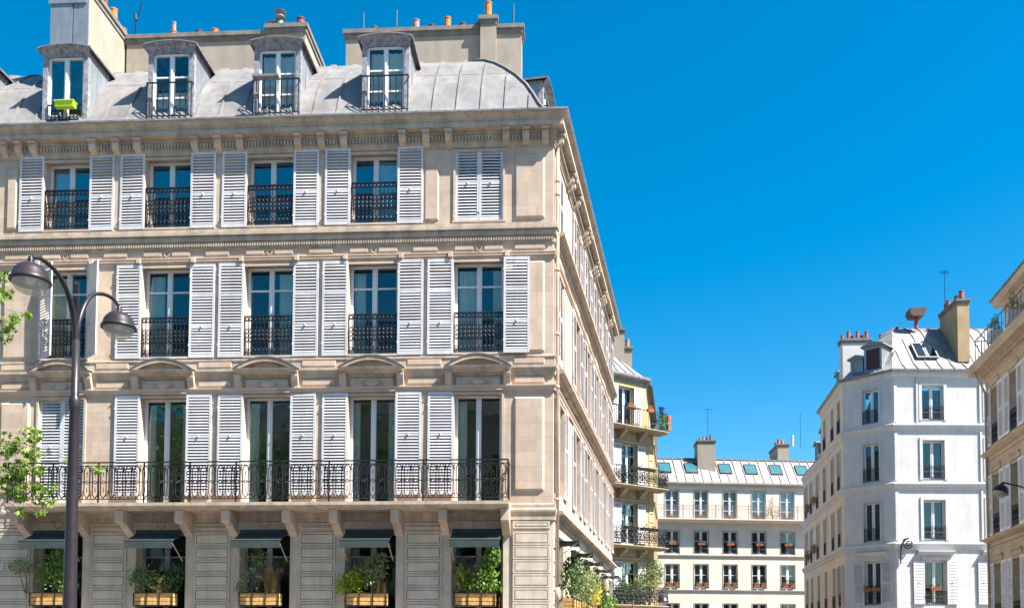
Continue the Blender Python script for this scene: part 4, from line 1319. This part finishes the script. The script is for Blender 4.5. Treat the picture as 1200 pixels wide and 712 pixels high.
# dormers on the chamfer
def zdormer(fac, u, o, z, w, h, m, depth):
    d = fac.put('dormer', None, u, o, z)
    hw = w/2
    ob('dormer_casing', MB().box(-hw,-hw+.12,-.02,.1,0,h).box(hw-.12,hw,-.02,.1,0,h).box(-hw+.12,hw-.12,-.02,.1,h-.14,h).box(-hw+.12,hw-.12,-.02,.1,0,.1).mesh('dormer_casing','zinc_blue'), d)
    ob('dormer_shutter', MB().box(-hw+.12,hw-.12,.03,.06,.1,h-.14).mesh('dormer_shutter',m), d)
    ob('dormer_cheek', MB().box(-hw+.005,-hw+.06,.1,depth,-.4,h-.02).box(hw-.06,hw-.005,.1,depth,-.4,h-.02).mesh('dormer_cheek','zinc_blue'), d)
    ob('dormer_roof', MB().prism([(-hw-.15,h),(hw+.15,h),(hw+.12,h+.08),(0,h+.24),(-hw-.12,h+.08)],'y',-.15,depth).mesh('dormer_roof','zinc'), d)
zdormer(FC4,1.62,-.30,17.0,1.0,1.38,'dark_shutter',2.2)
zdormer(FC4,.62,-.45,16.95,.72,.95,'zinc_blue',1.6)
zdormer(FL4,11.0,-.35,16.95,1.0,1.0,'zinc_blue',1.8)
# chimneys
pc = FL4.w(12.3,-1.35,0)
chimney(ob4,'chimney',15.98,17.55,30.3,31.0,16.3,19.35,[(16.75+dx,30.6+dy,k,h,.11) for dx,dy,k,h in ((-.7,0,'terra',.3),(-.35,0,'terra',.52),(-.1,.2,'terra_dk',.3),(.15,0,'terra',.5),(.45,.2,'terra',.35),(.65,0,'terra',.5))],m='whitewall')
for dx,k,h in ((.0,'terra',.55),(.55,'terra_dk',.5)): ob('chimney_pot', pot_mesh(k,h,.11), ob4, q4((18.2+dx*2.0,30.6),19.2))
pc = FR4.w(4.1,-1.1,0)
chimney(ob4,'chimney',21.50,22.13,28.2,30.6,17.4,20.75,[(21.75,30.3,'terra',.5,.13),(21.7,29.9,'terra',.55,.13),(21.9,28.6,'terra',.6,.15),(21.65,28.7,'terra',.35,.12)],m='tan_render',cap=.08)
ob('antenna', antenna_mesh(2.3,True,1.0), ob4, q4((21.65,30.2),20.8))
hd = ob('extractor_hood', MB().prism([(-.30,0),(.30,0),(.42,.22),(.46,.48),(-.40,.48),(-.46,.22)],'y',-.4,.4).mesh('extractor_hood','brown_hood'), ob4, q4((20.0,30.1),20.5))
ob('stack', MB().tube([(0,0,-.6),(0,0,.0)],.10,8).mesh('stack','red_metal'), hd)
# rear mansard and lower roofs along the left side of the white building
for u,h in ((5.4,1.9),(3.2,1.5)): zdormer(FL4,u,-.4,14.0,1.1,h,'zinc_blue',2.0)
b = MB(); 
pts_ = [FL4.w(0,.1,13.95),FL4.w(7.2,.1,13.95),FL4.w(7.2,-2.5,15.8),FL4.w(0,-2.5,15.8)]
ob('roof', MB().quad(*[q4(p,p[2]) for p in pts_]).mesh('roof','zinc'), ob4)
pc = FL4.w(6.2,-1.6,0)
chimney(ob4,'chimney',pc[0]-.5,pc[0]+.5,pc[1]-.3,pc[1]+.3,14.0,17.3,[(pc[0]-.3,pc[1],'terra_gr',.5,.1),(pc[0]+.2,pc[1],'terra_gr',.6,.1)],m='zinc_blue')
# iron scroll bracket
b = MB(); pts = []
for i in range(30):
    t = i/29; a = pi/2+t*3.4*pi; r = .30*(1-t*.8); pts.append((.42+r*cos(a),-.12,.55+r*sin(a)))
b.tube([(0,-.04,-.5),(.02,-.06,.15),(.06,-.1,.55),(.18,-.12,.80)]+pts,.035,5)
sc = FR4.put('scroll_bracket', b.mesh('scroll_bracket','iron'), .25, 0.05, 6.85)

# ------------------------------------------------------------------ BEIGE BUILDING along the right side of the street
ob5 = thing('apartment_building', (16.48,13.4,0), 'beige stone building with pale shutters, dentilled cornice and planted roof terrace', 'building')
F5 = Fac(ob5, (16.48,13.4), -98.0)
L5 = 20.0
U5 = [1.0+2.12*k for k in range(9)]
r5 = [(9.55,11.62),(6.15,8.35),(2.8,5.0)]
F5.put('wall', wall_mesh(0,L5,0,12.3,[(u-.42,u+.42,a,c) for u in U5 for a,c in r5],.3,'beige'))
e5 = F5.w(0,-9,0); f5 = F5.w(L5,-9,0); g5 = F5.w(L5,0,0); l5 = ob5.location
b = MB()
def q5(p,z): return (p[0]-l5.x,p[1]-l5.y,z)
z0p = F5.w(0,0,0)
b.quad(q5(z0p,0),q5(e5,0),q5(e5,12.3),q5(z0p,12.3)); b.quad(q5(g5,0),q5(f5,0),q5(f5,12.3),q5(g5,12.3)); b.quad(q5(e5,0),q5(f5,0),q5(f5,12.3),q5(e5,12.3))
ob('end_wall', b.mesh('end_wall','beige'), ob5)
b = MB()
for z in (2.6,5.9,9.2,12.31): b.quad(q5(F5.w(0,-.31,0),z),q5(F5.w(L5,-.31,0),z),q5(f5,z),q5(e5,z))
b.quad(q5(F5.w(0,-2.5,0),0),q5(F5.w(L5,-2.5,0),0),q5(F5.w(L5,-2.5,0),12.2),q5(F5.w(0,-2.5,0),12.2))
ob('interior', b.mesh('interior','interior'), ob5)
P5 = [e5[:2],z0p[:2],g5[:2]]
for z in (8.95,5.68): mould([(0,z),(.05,z+.02),(.05,z+.14),(.16,z+.20),(.24,z+.28),(.24,z+.33),(.04,z+.40),(0,z+.42)],P5,ob5,'string_course','beige')
mould([(0,11.85),(.05,11.88),(.05,12.1),(.18,12.2),(.22,12.34),(.52,12.42),(.52,12.52),(.60,12.66),(.60,12.72),(-.1,12.76)],P5,ob5,'cornice','beige')
b = MB(); x = .1
while x < 12: b.box(x,x+.13,-.24,-.05,12.18,12.33); x += .25
F5.put('dentils', b.mesh('dentils','beige'), kind='stuff')
b = MB()
b.tube([(.18,-.10,0),(.18,-.10,11.6),(.18,-.3,12.1),(.18,-.5,12.4)],.05,8)
F5.put('rain_pipe', b.mesh('rain_pipe','beige',True), -.06)
for i,u in enumerate(U5):
    for a,c in r5:
        window(F5,u,a+.01,.84,c-a-.02,.25,None,'glass',mull=.12,m='shutter_grey')
        F5.put('window_railing', railing_mesh(.82,.7,1), u, .03, a+.02)
        if i < 5:
            for sg in (-1,1): shutter(F5,u+sg*(.42+.30+.015),a-.05,.58,c-a+.1,[1.1],o=.05,sm='bounce_white')
        F5.put('window_hood', cached('wh5',lambda: MB().prism([(0,0),(-.05,.0),(-.05,.14),(-.10,.18),(-.10,.22),(0,.23)],'x',-.55,.55).mesh('window_hood','beige')), u, 0, c+.12)
# set-back top floor, terrace railing
T5 = .78
F5.put('wall', cached('w5t',lambda: wall_mesh(-.2,L5,12.7,15.1,[(u-.5,u+.5,12.8,14.5) for u in (1.9,4.3,6.9,9.5)],.25,'beige')), 0, -T5, 0)
for u in (1.9,4.3,6.9,9.5):
    window(F5,u,12.81,1.0,1.68,T5+.2,None,'glass')
tp = [F5.w(-.2,-7,0)[:2],F5.w(-.2,-T5,0)[:2],F5.w(L5,-T5,0)[:2]]
mould([(0,14.75),(.06,14.78),(.06,14.95),(.12,15.05),(.36,15.12),(.36,15.22),(.42,15.32),(.42,15.38),(-.5,15.45)],tp,ob5,'cornice','beige')
mould([(.42,15.36),(.46,15.37),(.46,15.45),(-.2,15.8),(-2.5,16.9)],tp,ob5,'roof','lead',close=False)
a_,b_ = F5.w(-.2,-7,0),F5.w(-.2,-T5,0)
ob('end_wall', MB().quad(q5(a_,12.7),q5(b_,12.7),q5(b_,15.1),q5(a_,15.1)).mesh('end_wall','beige'), ob5)
tr = F5.put('terrace_railing', bars_mesh(12.0,1.05,.42,'lead'), 5.6, .30, 12.76)
tr2 = F5.put('terrace_railing', bars_mesh(1.0,1.05,.25,'lead'), -.38, -.2, 12.76, rz=pi/2)

# ------------------------------------------------------------------ buildings across the boulevard, behind the camera, mirrored in the panes
for k,(x0,wd,h,mm,lb) in enumerate(((-42,24,17,'cream','plain cream apartment block across the boulevard beside the grey one'),(-17,22,19,'stone','stone apartment block across the boulevard facing the balcony'),(6,26,16,'shutter_grey','grey apartment block across the boulevard facing the side street'))):
    t = thing('apartment_building', (x0,-44,0), lb, 'building')
    Fk = Fac(t, (x0+wd,-44), 180)
    n = int(wd/2.8); ops = []
    for r in range(5):
        for i in range(n): ops.append((.8+i*2.8,2.0+i*2.8,1.0+r*3.3,3.1+r*3.3))
    Fk.put('wall', wall_mesh(0,wd,0,h,[o for o in ops if o[3]<h-.3],.3,mm))
    bb = MB().box(0,wd,-12,-.35,0,h).mesh('core','interior'); ob('core', bb, t)
    ob('roof', MB().prism([(-12.3,h+.0),(.3,h+.0),(-1.2,h+2.8),(-10,h+3.0)],'x',-.2,wd+.2).mesh('roof','zinc'), t)

# ------------------------------------------------------------------ planters and plants at the ground-floor windows
def planter(fac, u, o, z, w, label, group=None):
    t = ob('planter_box', None, None, fac.w(u,o,z), fac.a, None, label, 'planter', group)
    bd = cached(('pb',w),lambda: MB().box(-w/2,w/2,-.011,.011,0,.085).mesh('board','planter_wood'))
    for r in range(3):
        for (y) in (-.13,.13):
            q = ob('board', bd, t, (random.uniform(-.006,.006),y,.01+r*.10)); q.rotation_euler.y = random.uniform(-.006,.006)
    bs = cached('pbs',lambda: MB().box(-.011,.011,-.12,.12,0,.085).mesh('board','planter_wood'))
    for r in range(3):
        for sx in (-1,1): ob('board', bs, t, (sx*(w/2-.012),0,.01+r*.10))
    b = cached(('pf',w),lambda: [MB(),][0].box(-w/2-.01,w/2+.01,-.165,-.148,.30,.32).box(-w/2-.01,w/2+.01,-.165,-.148,-.02,.0).box(-w/2-.01,-w/2+.012,-.165,-.148,0,.30).box(w/2-.012,w/2+.01,-.165,-.148,0,.30).box(-w/6-.01,-w/6+.01,-.165,-.148,0,.30).box(w/6-.01,w/6+.01,-.165,-.148,0,.30).box(-w/2,w/2,-.15,.15,-.02,-.0).mesh('iron_frame','iron'))
    ob('iron_frame', b, t)
    ob('soil', cached(('so',w),lambda: MB().box(-w/2+.03,w/2-.03,-.115,.115,.02,.24).mesh('soil','stem')), t)
    return t
def plant(fac, u, o, z, mtl, n, blobs, size, seed, label, group=None, shape='leaf', stems=5, up=.3, name='shrub', cat='plant'):
    t = ob(name, None, None, fac.w(u,o,z), fac.a, None, label, cat, group)
    b = leaves(int(n*1.7), blobs, size, seed, shape, up)
    ob('foliage', b.mesh('foliage',mtl), t)
    rnd = random.Random(seed); s = MB()
    for i in range(stems):
        c = blobs[i % len(blobs)]
        e = Vector((c[0]+rnd.uniform(-.5,.5)*c[3],c[1]+rnd.uniform(-.5,.5)*c[4],c[2]+rnd.uniform(0,.8)*c[5]))
        m_ = Vector((e.x*.4+rnd.uniform(-.05,.05),e.y*.4,e.z*.5))
        s.tube([(rnd.uniform(-.05,.05),0,-.05),tuple(m_),tuple(e)],[.014,.010,.004],4)
    ob('stem', s.mesh('stem','stem'), t)
    return t
def grass(fac, u, o, z, mtl, n, h, spread, seed, label):
    t = ob('ornamental_grass', None, None, fac.w(u,o,z), fac.a, None, label, 'plant')
    rnd = random.Random(seed); b = MB()
    for i in range(n):
        a = rnd.uniform(0,2*pi); l = h*rnd.uniform(.5,1.1); d = Vector((cos(a),sin(a)*.6,0)); sp_ = spread*rnd.uniform(.2,1)
        p0_ = Vector((rnd.uniform(-.12,.12),rnd.uniform(-.06,.06),0)); wv = d.cross(Vector((0,0,1)))*.006
        p1_ = p0_+d*sp_*.35+Vector((0,0,l*.65)); p2_ = p0_+d*sp_+Vector((0,0,l*rnd.uniform(.75,1)))
        b.quad(p0_-wv,p0_+wv,p1_+wv*.8,p1_-wv*.8); b.quad(p1_-wv*.8,p1_+wv*.8,p2_)
    ob('blades', b.mesh('blades',mtl), t, kind='stuff')
    return t
bay_txt = ['window nearest the corner','second window from the corner','middle awning window','window right of the lamp post','window behind the lamp post']
PW = [1.0,1.02,1.0,1.0,.98]
for i,x in enumerate(BX):
    planter(FF,x-.02,.20,2.80,PW[i],'wooden slatted planter box on the sill of the ground-floor '+bay_txt[i])
zt = 3.06
plant(FF,BX[0]+.18,.20,zt,'leaf_mid',420,[(.05,0,.55,.26,.16,.30,2),(-.25,0,.35,.25,.14,.25,1),(.22,-.05,.95,.20,.14,.25,1.6),(.0,0,.20,.4,.14,.14,1)],.13,11,'tall leafy green shrub in the planter nearest the building corner')
plant(FF,BX[0]-.32,.20,zt,'leaf_lime',60,[(-.08,0,.42,.16,.12,.3,1)],.12,12,'small yellow-green sprig beside the tall shrub nearest the corner')
grass(FF,BX[0]-.05,.20,zt,'leaf_dry',90,.62,.35,13,'dry straw-coloured grass in the planter nearest the corner')
plant(FF,BX[1]-.38,.22,zt,'leaf_lime',300,[(-.02,0,.36,.32,.18,.26,2),(-.15,-.02,.16,.28,.16,.16,1)],.11,21,'bright yellow-green bush overflowing the second planter from the corner',up=.6)
plant(FF,BX[1]+.12,.18,zt,'leaf_olive',420,[(.0,0,.55,.28,.16,.34,2),(.12,0,.85,.22,.14,.25,1)],.10,22,'grey-green olive shrub standing behind the bright yellow-green bush')
grass(FF,BX[1]+.34,.22,zt,'leaf_dry',80,.45,.22,23,'short dry grass at the right end of the second planter')
grass(FF,BX[2]+.22,.20,zt,'leaf_dry',260,.85,.38,31,'tuft of tall dry golden grass in the middle planter')
plant(FF,BX[2]-.12,.20,zt,'leaf_olive',240,[(-.1,0,.55,.30,.16,.35,1),(.05,0,.95,.22,.14,.25,.7),(-.38,-.05,.22,.16,.14,.2,.8)],.085,32,'thin greyish shrub beside the tall dry golden grass')
plant(FF,BX[3]-.15,.20,zt,'leaf_olive',320,[(-.25,0,.42,.30,.16,.28,2),(.15,0,.32,.30,.16,.22,1)],.11,41,'grey-green bush with upright leaves in the planter right of the lamp post')
plant(FF,BX[3]+.30,.16,zt,'leaf_dark',220,[(.05,.05,.40,.26,.14,.32,1)],.10,42,'dark shaded shrub at the right end of the planter right of the lamp post')
grass(FF,BX[3]+.05,.22,zt,'leaf_dry',80,.40,.3,43,'low dry grass between two bushes right of the lamp post')
plant(FF,BX[4]+.05,.20,zt,'leaf_mid',520,[(-.05,0,.55,.42,.18,.34,2),(.28,0,.35,.28,.16,.3,1),(.05,0,.95,.2,.14,.25,.6)],.10,51,'dense dark green shrub in the planter behind the lamp post')
plant(FF,BX[4]-.72,.18,zt+.1,'leaf_olive',160,[(-.1,0,.62,.40,.16,.16,1)],.08,52,'feathery pale branch reaching over the stone pier behind the lamp post',stems=3)
for i,g in enumerate(gs[:4]):
    planter(FS,g,.34,2.72,1.5,['planter box round the corner on the side street, nearest the rain pipe','second planter box along the side facade','third planter box along the side facade','fourth planter box along the side facade'][i])
plant(FS,gs[0]+.1,.34,2.98,'leaf_dark',420,[(-.2,0,.5,.4,.25,.40,1),(.2,0,.85,.4,.25,.35,1)],.12,61,'dark green shrub round the corner under the first side awning')
plant(FS,gs[1]-.3,.40,2.98,'leaf_olive',520,[(-.4,0,.5,.5,.3,.5,1),(.3,0,.6,.5,.3,.55,1)],.12,62,'pale green bush under the second side awning')
plant(FS,gs[1]+.8,.44,2.98,'flower_y',200,[(0,0,.35,.4,.25,.35,1)],.10,63,'yellow flowering plant under the second side awning',name='flowering_plant')
plant(FS,gs[2],.38,2.98,'leaf_dark',420,[(-.3,0,.7,.5,.25,.4,1),(.3,0,.5,.5,.25,.4,1)],.13,64,'dark broad-leaved shrub under the third side awning')
plant(FS,gs[3],.42,2.9,'leaf_mid',420,[(0,0,.3,.8,.3,.4,1)],.13,65,'low bright green bush under the fourth side awning')

# lime planter on the far-left dormer and small shelf on another
t = FF.top('window_planter', MB().prism([(-.08,0),(.08,0),(.10,.15),(-.10,.15)],'x',-.25,.25).box(-.265,.265,-.115,.115,.14,.165).mesh('window_planter','lime'), DX[0]+.10, -.27, 16.03, 'bright lime green plastic planter hung on the dormer below the zinc-clad chimney', 'planter')
t = FF.top('drying_rack', MB().box(-.35,.35,-.2,.0,0,.03).box(-.35,.35,-.2,-.17,.03,.06).box(-.3,-.27,-.02,.0,-.3,0).box(.27,.3,-.02,0,-.3,0).mesh('drying_rack','lead'), DX[2]-.18, -.18, 16.54, 'small dark rack hung on the dormer railing below the metal cowl', 'rack')

# ------------------------------------------------------------------ flower boxes of the far buildings
def flowerbox(fac, u, o, z, w, lm, fm, label, group, seed, tm='terra'):
    t = ob('flower_box', None, None, fac.w(u,o,z), fac.a, None, label, 'flower box', group)
    ob('trough', cached(('tro',w,tm),lambda: MB().prism([(-.07,0),(.07,0),(.09,.17),(-.09,.17)],'x',-w/2,w/2).mesh('trough',tm)), t)
    ob('foliage', leaves(40,[(0,0,.24,w*.45,.1,.12,1)],.12,seed).mesh('foliage',lm), t)
    if fm: ob('blossom', leaves(18,[(0,-.04,.28,w*.45,.1,.10,1)],.10,seed+5).mesh('blossom',fm), t)
rnd = random.Random(5)
colr = ['yellow-leaved','pink-flowered','lime green','red-flowered','pale-leaved']
for k in range(5):
    u = U3[k+1]
    flowerbox(F3,u,.12,10.58,.62,['leaf_lime','leaf_mid','leaf_lime','leaf_mid','leaf_olive'][k],['flower_y','flower_p',None,'flower_r',None][k],f'{colr[k]} flower box on the upper small windows of the cream building',None,200+k)
    for d in (-.3,.32): flowerbox(F3,u+d,.12,7.08,.4,'leaf_mid','flower_r','terracotta flower box on lower row of cream building, '+['window nearest the ochre building','second window from the ochre building','middle window','second window from the white building','window nearest the white building'][k],'terracotta boxes on the lower windows of the cream building',220+k)
    flowerbox(F3,u-.3,.55,12.78,.7,'leaf_olive','flower_r','terracotta trough on the long cream balcony, '+['by the door nearest the ochre building','under the skylight left of the chimney','right of the chimney','beside the reddish bare shrub','beside the door nearest the white building'][k],'troughs on the long balcony',240+k)
plant(F3,9.75,.5,12.75,'leaf_dry',140,[(0,0,.5,.7,.25,.45,1),(-.1,0,1.2,.2,.2,.7,.6)],.16,301,'bare reddish shrub on the long balcony of the cream building')
# ochre building
flowerbox(F2,-2.2,.62,14.95,.55,'leaf_mid','flower_r','red trough hung on the top balcony rail of the ochre building',None,401)
flowerbox(F2,-.9,.72,14.95,.4,'leaf_mid','flower_r','small trough near the corner of the top balcony of the ochre building',None,402)
plant(F2,.1,.55,14.1,'leaf_mid',240,[(.1,0,.5,.25,.25,.6,1)],.13,403,'leafy potted plant at the corner of the ochre top balcony')
F2.top('bucket', MB().lathe([(.14,0),(.2,.3),(.22,.3),(.22,.34)],10).mesh('bucket','blue_plastic'), -.02, .72, 15.0, 'blue bucket hung on the ochre top balcony corner', 'bucket')
F2.top('pot_rack', MB().box(-.1,.1,-.1,.1,0,.28).box(-.12,.08,-.1,.1,.3,.55).box(-.1,.12,-.1,.1,.58,.85).mesh('pot_rack','terra'), .52, .68, 14.1, 'column of stacked terracotta pots outside the ochre top balcony corner', 'pots')
flowerbox(F2,-2.3,.72,8.3,1.0,'leaf_dark','flower_p','pink-flowered box on the ochre balcony level with the second far-building row',None,404,'iron')
flowerbox(F2,-1.0,.72,8.3,1.2,'leaf_dark','flower_r','dark leafy box at the right of the pink-flowered ochre balcony',None,405,'iron')
flowerbox(F2,-1.5,.72,11.6,1.8,'leaf_dark',None,'long dark box on the ochre balcony above the pink flowers',None,406,'iron')
plant(F2,-.65,.40,4.25,'leaf_olive',700,[(0,0,1.4,.75,.4,.9,2),(-.8,0,.8,.6,.4,.7,1),(.5,0,1.9,.45,.3,.6,1)],.17,407,'large pale leafy shrub on the lowest ochre balcony')
plant(F2,-2.6,.45,4.25,'leaf_dark',420,[(0,0,.6,.6,.3,.6,1)],.15,408,'dark shrub at the left of the lowest ochre balcony')
# white building
for d in (-.22,.24): flowerbox(FC4,1.57+d,.14,4.95,.42,'leaf_dark',None,'short red flower trough at the chamfer window with shutters','red troughs at the chamfer window',500)
flowerbox(FR4,2.1,.14,4.95,.55,'leaf_dark',None,'red flower trough at the shuttered window of the sunlit white front',None,503)
for (u,z) in ((3.3,10.9),(5.75,11.0),(3.3,7.7),(5.75,7.9)):
    plant(FL4,u,.22,z,'leaf_dry',90,[(0,-.05,.35,.28,.18,.28,1)],.13,int(u*10+z),'brownish pot plant on the shaded white wall, '+('upper' if z>9 else 'lower')+' row, '+('farther from' if u<4 else 'nearer to')+' the chamfer','pot plants on the shaded white wall')
# terrace plants on the beige building
for i,(u,h) in enumerate(((1.2,.6),(3.2,.7),(5.3,1.0),(7.2,.9))):
    t = ob('potted_plant', None, None, F5.w(u,.02,13.55), F5.a, None, ['smallest conifer in a square pot at the far end of the beige terrace','small conifer in a square pot, second from the far end of the beige terrace','tallest potted conifer on the beige terrace','tall potted conifer next to the tallest one on the beige terrace'][i], 'plant', 'potted conifers on the beige terrace')
    ob('pot', cached('tpot',lambda: MB().prism([(-.2,-.32),(.2,-.32),(.26,.1),(-.26,.1)],'y',-.22,.22).mesh('pot','shutter_grey')), t)
    ob('foliage', leaves(240,[(0,0,.1+h*.3,.22,.22,h*.35,2),(0,0,.1+h*.7,.12,.12,h*.35,1)],.09,600+i).mesh('foliage','leaf_mid'), t)
    ob('stem', MB().tube([(0,0,0),(0,0,h*.8)],.015,4).mesh('stem','stem'), t)

# ------------------------------------------------------------------ street lamps
def lamp_head(parent, c, R):
    h = ob('lamp_head', MB().lathe([(R*.10,R*1.0),(R*.30,R*.98),(R*.62,R*.82),(R*.86,R*.52),(R*.96,R*.18),(R*1.04,R*.10),(R*1.06,R*-.04),(R*1.0,R*-.08),(R*.93,R*-.06),(R*.90,R*.1),(R*.5,R*.7)],24,(0,0,0),False).mesh('lamp_head','lamp_iron',True), parent, c)
    ob('lamp_glass', MB().lathe([(R*.92,R*-.04),(R*.86,R*-.28),(R*.68,R*-.50),(R*.40,R*-.64),(.001,R*-.68)],20,(0,0,0),False).mesh('lamp_glass','lamp_glass',True), h)
    ob('bulb', MB().lathe([(.02,R*.4),(.05,R*.3),(.06,R*0),(.03,R*-.16),(.001,R*-.2)],10,(0,0,0),False).mesh('bulb','white',True), h)
    ob('finial', MB().lathe([(.0,R*1.34),(.025,R*1.34),(.035,R*1.28),(.03,R*1.22),(.045,R*1.16),(.03,R*1.06),(.05,R*.98)],10,(0,0,0),False).mesh('finial','lamp_iron',True), h)
    return h
LX, LY = -5.95, -11.74
lamp = thing('street_lamp', (LX,LY,0), 'tall dark double-headed street lamp with two curved arms in front of the shutters', 'street lamp')
ob('pole', MB().lathe([(.16,0),(.16,.5),(.13,.6),(.095,.8),(.085,2.2),(.072,3.6),(.060,4.74),(.068,4.76),(.074,4.80),(.074,4.86),(.066,4.90),(.050,4.93),(.046,5.65)],16).mesh('pole','lamp_iron',True), lamp)
def spl(pts, n=5):
    P = [Vector(p) for p in pts]; out = []
    for i in range(len(P)-1):
        a, b_, c, d = P[max(i-1,0)],P[i],P[i+1],P[min(i+2,len(P)-1)]
        for k in range(n):
            t = k/n
            out.append(.5*((2*b_)+(c-a)*t+(2*a-5*b_+4*c-d)*t*t+(3*b_-a-3*c+d)*t**3))
    out.append(P[-1]); return [tuple(p) for p in out]
arm1 = spl([(0.0,0.0,5.60),(.0,-.06,5.88),(.03,-.28,6.15),(.03,-.54,6.31),(-.01,-.78,6.37),(-.03,-.95,6.335)])
arm2 = spl([(0.0,0.0,5.60),(.02,.02,5.90),(.03,.14,6.17),(.03,.33,6.37),(.08,.53,6.455),(.14,.69,6.44),(.18,.745,6.36)])
ob('arm', MB().tube(arm1,[.040-.018*i/len(arm1) for i in range(len(arm1))],8).mesh('arm','lamp_iron',True), lamp)
ob('arm', MB().tube(arm2,[.034-.014*i/len(arm2) for i in range(len(arm2))],8).mesh('arm','lamp_iron',True), lamp)
lamp_head(lamp,(-.05,-.97,6.035),.222)
lamp_head(lamp,(.185,.745,6.07),.222)
# wall lamp on the beige building and on the ochre building
lr = F5.w(5.2,0,6.75)
wl = ob('wall_lamp', None, None, lr, 0, None, 'dark dome lamp on a curved arm fixed to the beige building', 'lamp')
hd5 = Vector((14.173,7.379,6.93)); dv = hd5-Vector(lr)
ob('arm', MB().tube(spl([(0,0,0),(dv.x*.35,dv.y*.35,.28),(dv.x*.75,dv.y*.75,.36),(dv.x*.92,dv.y*.92,.38),(dv.x,dv.y,.30)]),.028,6).mesh('arm','lamp_iron',True), wl)
h = lamp_head(wl,(dv.x,dv.y,.06),.24); h.rotation_euler = (0,.35,0)
ob('wall_plate', MB().box(-.03,.03,-.12,.12,-.2,.2).mesh('wall_plate','lamp_iron'), wl)
base = Vector(F2.w(-1.1,0,4.35)); hd2 = Vector((5.06,23.0,4.12))
wl2 = ob('street_lamp', None, None, (3.6,23.0,0), 0, None, 'slim street lamp with one round head below the ochre balconies', 'street lamp')
ob('pole', MB().lathe([(.1,0),(.1,.5),(.06,.7),(.045,4.2)],10).mesh('pole','lamp_iron',True), wl2)
ob('arm', MB().tube(spl([(0,0,4.15),(.35,0,4.42),(.95,0,4.5),(1.35,0,4.45),(1.46,0,4.38)]),.03,6).mesh('arm','lamp_iron',True), wl2)
lamp_head(wl2,(1.46,0,4.12),.27)

# ------------------------------------------------------------------ trees
def limb_path(a, c, rnd, n=5, sag=.15):
    a, c = Vector(a), Vector(c); L = (c-a).length; out = []
    for i in range(n+1):
        t = i/n; p = a.lerp(c,t); k = sin(pi*t)*sag*L
        out.append(tuple(p+Vector((rnd.uniform(-.3,.3)*k,rnd.uniform(-.3,.3)*k,k*.6))))
    return out
def tree(loc, label, seed, group, clusters, nleaf, size, tips=(), trunk_h=4.0, mtl='leaf'):
    rnd = random.Random(seed)
    t = thing('plane_tree', loc, label, 'tree', group)
    tb = MB(); tb.tube([(0,0,0),(.05,.02,trunk_h*.5),(-.03,.04,trunk_h),(.05,0,trunk_h+2.2)],[.24,.2,.17,.1],9)
    for c in clusters:
        tb.tube(limb_path((0,0,trunk_h*rnd.uniform(.8,1.2)),c[:3],rnd),[.09,.07,.055,.04,.025,.01],5)
    lb = leaves(nleaf,[(c[0],c[1],c[2],c[3],c[3],c[3]*.75,c[3]**2) for c in clusters],size,seed,'star',.8)
    for (x,y,z,sx,cnt) in tips:          # twigs reaching out from the crown, each with its own leaves
        st = min(clusters,key=lambda c:(Vector(c[:3])-Vector((x,y,z))).length)
        pth = limb_path(st[:3],(x,y,z),rnd,6,.10)
        tb.tube(pth,[.022,.018,.015,.011,.008,.006,.003],4)
        lb.add(leaves(int(cnt*2.4),[(x-.05,y,z,sx*1.1,sx*.8,sx*.7,1)],size*.85,rnd.randint(0,9999),'star',.8))
        for q in pth[3:6]: lb.add(leaves(2,[(q[0],q[1],q[2]-.03,.08,.08,.08,1)],size*.9,rnd.randint(0,9999),'star',.8))
    ob('trunk', tb.mesh('trunk','bark',True), t); ob('crown', lb.mesh('crown',mtl), t)
    return t
TX, TY = -13.2, -8.6
tipw = [(-9.30,-8.07,8.0,.16,12),(-9.28,-8.06,7.72,.18,14),(-9.16,-8.03,7.25,.20,18),(-9.28,-8.03,7.0,.18,14),(-8.83,-8.02,7.39,.09,4),
        (-9.10,-7.93,5.10,.17,18),(-8.76,-7.92,5.32,.20,22),(-8.72,-7.9,5.0,.16,14),(-8.78,-7.9,4.74,.22,26),(-9.12,-7.92,4.66,.22,30),(-8.98,-7.89,4.40,.18,18),(-8.55,-7.87,4.42,.16,12),(-8.50,-7.86,4.20,.13,9),(-8.95,-7.88,4.02,.12,6),(-8.58,-7.85,4.0,.10,4),(-7.60,-7.83,4.76,.10,5),(-8.0,-7.85,4.95,.06,2)]
tips = [(x-TX,y-TY,z,s,c) for x,y,z,s,c in tipw]
cl = [(2.6,.2,7.4,1.0),(2.2,.3,5.2,.9),(.6,0,8.2,2.0),(-1.2,.8,7.6,1.8),(-.4,-1.4,7.2,1.8),(1.2,-.6,9.4,1.5),(-.8,.6,9.6,1.6),(1.3,.9,6.2,1.3)]
tree((TX,TY,0),'plane tree with bright green leaves reaching past the double street lamp',3,None,cl,4200,.15,tips,3.2)
for i,(x,y,s) in enumerate(((-15.5,-29.0,1.0),(-8.5,-30.5,1.1),(-1.0,-29.5,.95),(6.5,-30.0,1.05))):
    rnd = random.Random(80+i)
    c2_ = [(rnd.uniform(-2.2,2.2)*s,rnd.uniform(-2.2,2.2)*s,rnd.uniform(7.5,12.5)*s,rnd.uniform(1.3,2.0)) for _ in range(10)]
    tree((x,y,0),['leafy plane tree across the boulevard before the cream block','broad plane tree across the boulevard facing the balcony','plane tree across the boulevard facing the building corner','plane tree across the boulevard facing the side street'][i],90+i,'plane trees across the boulevard',c2_,2600,.30,(),5.0,'leaf_dark')

scene.render.engine = 'CYCLES'
scene.cycles.max_bounces = 8
scene.cycles.transparent_max_bounces = 12
scene.cycles.use_denoising = True
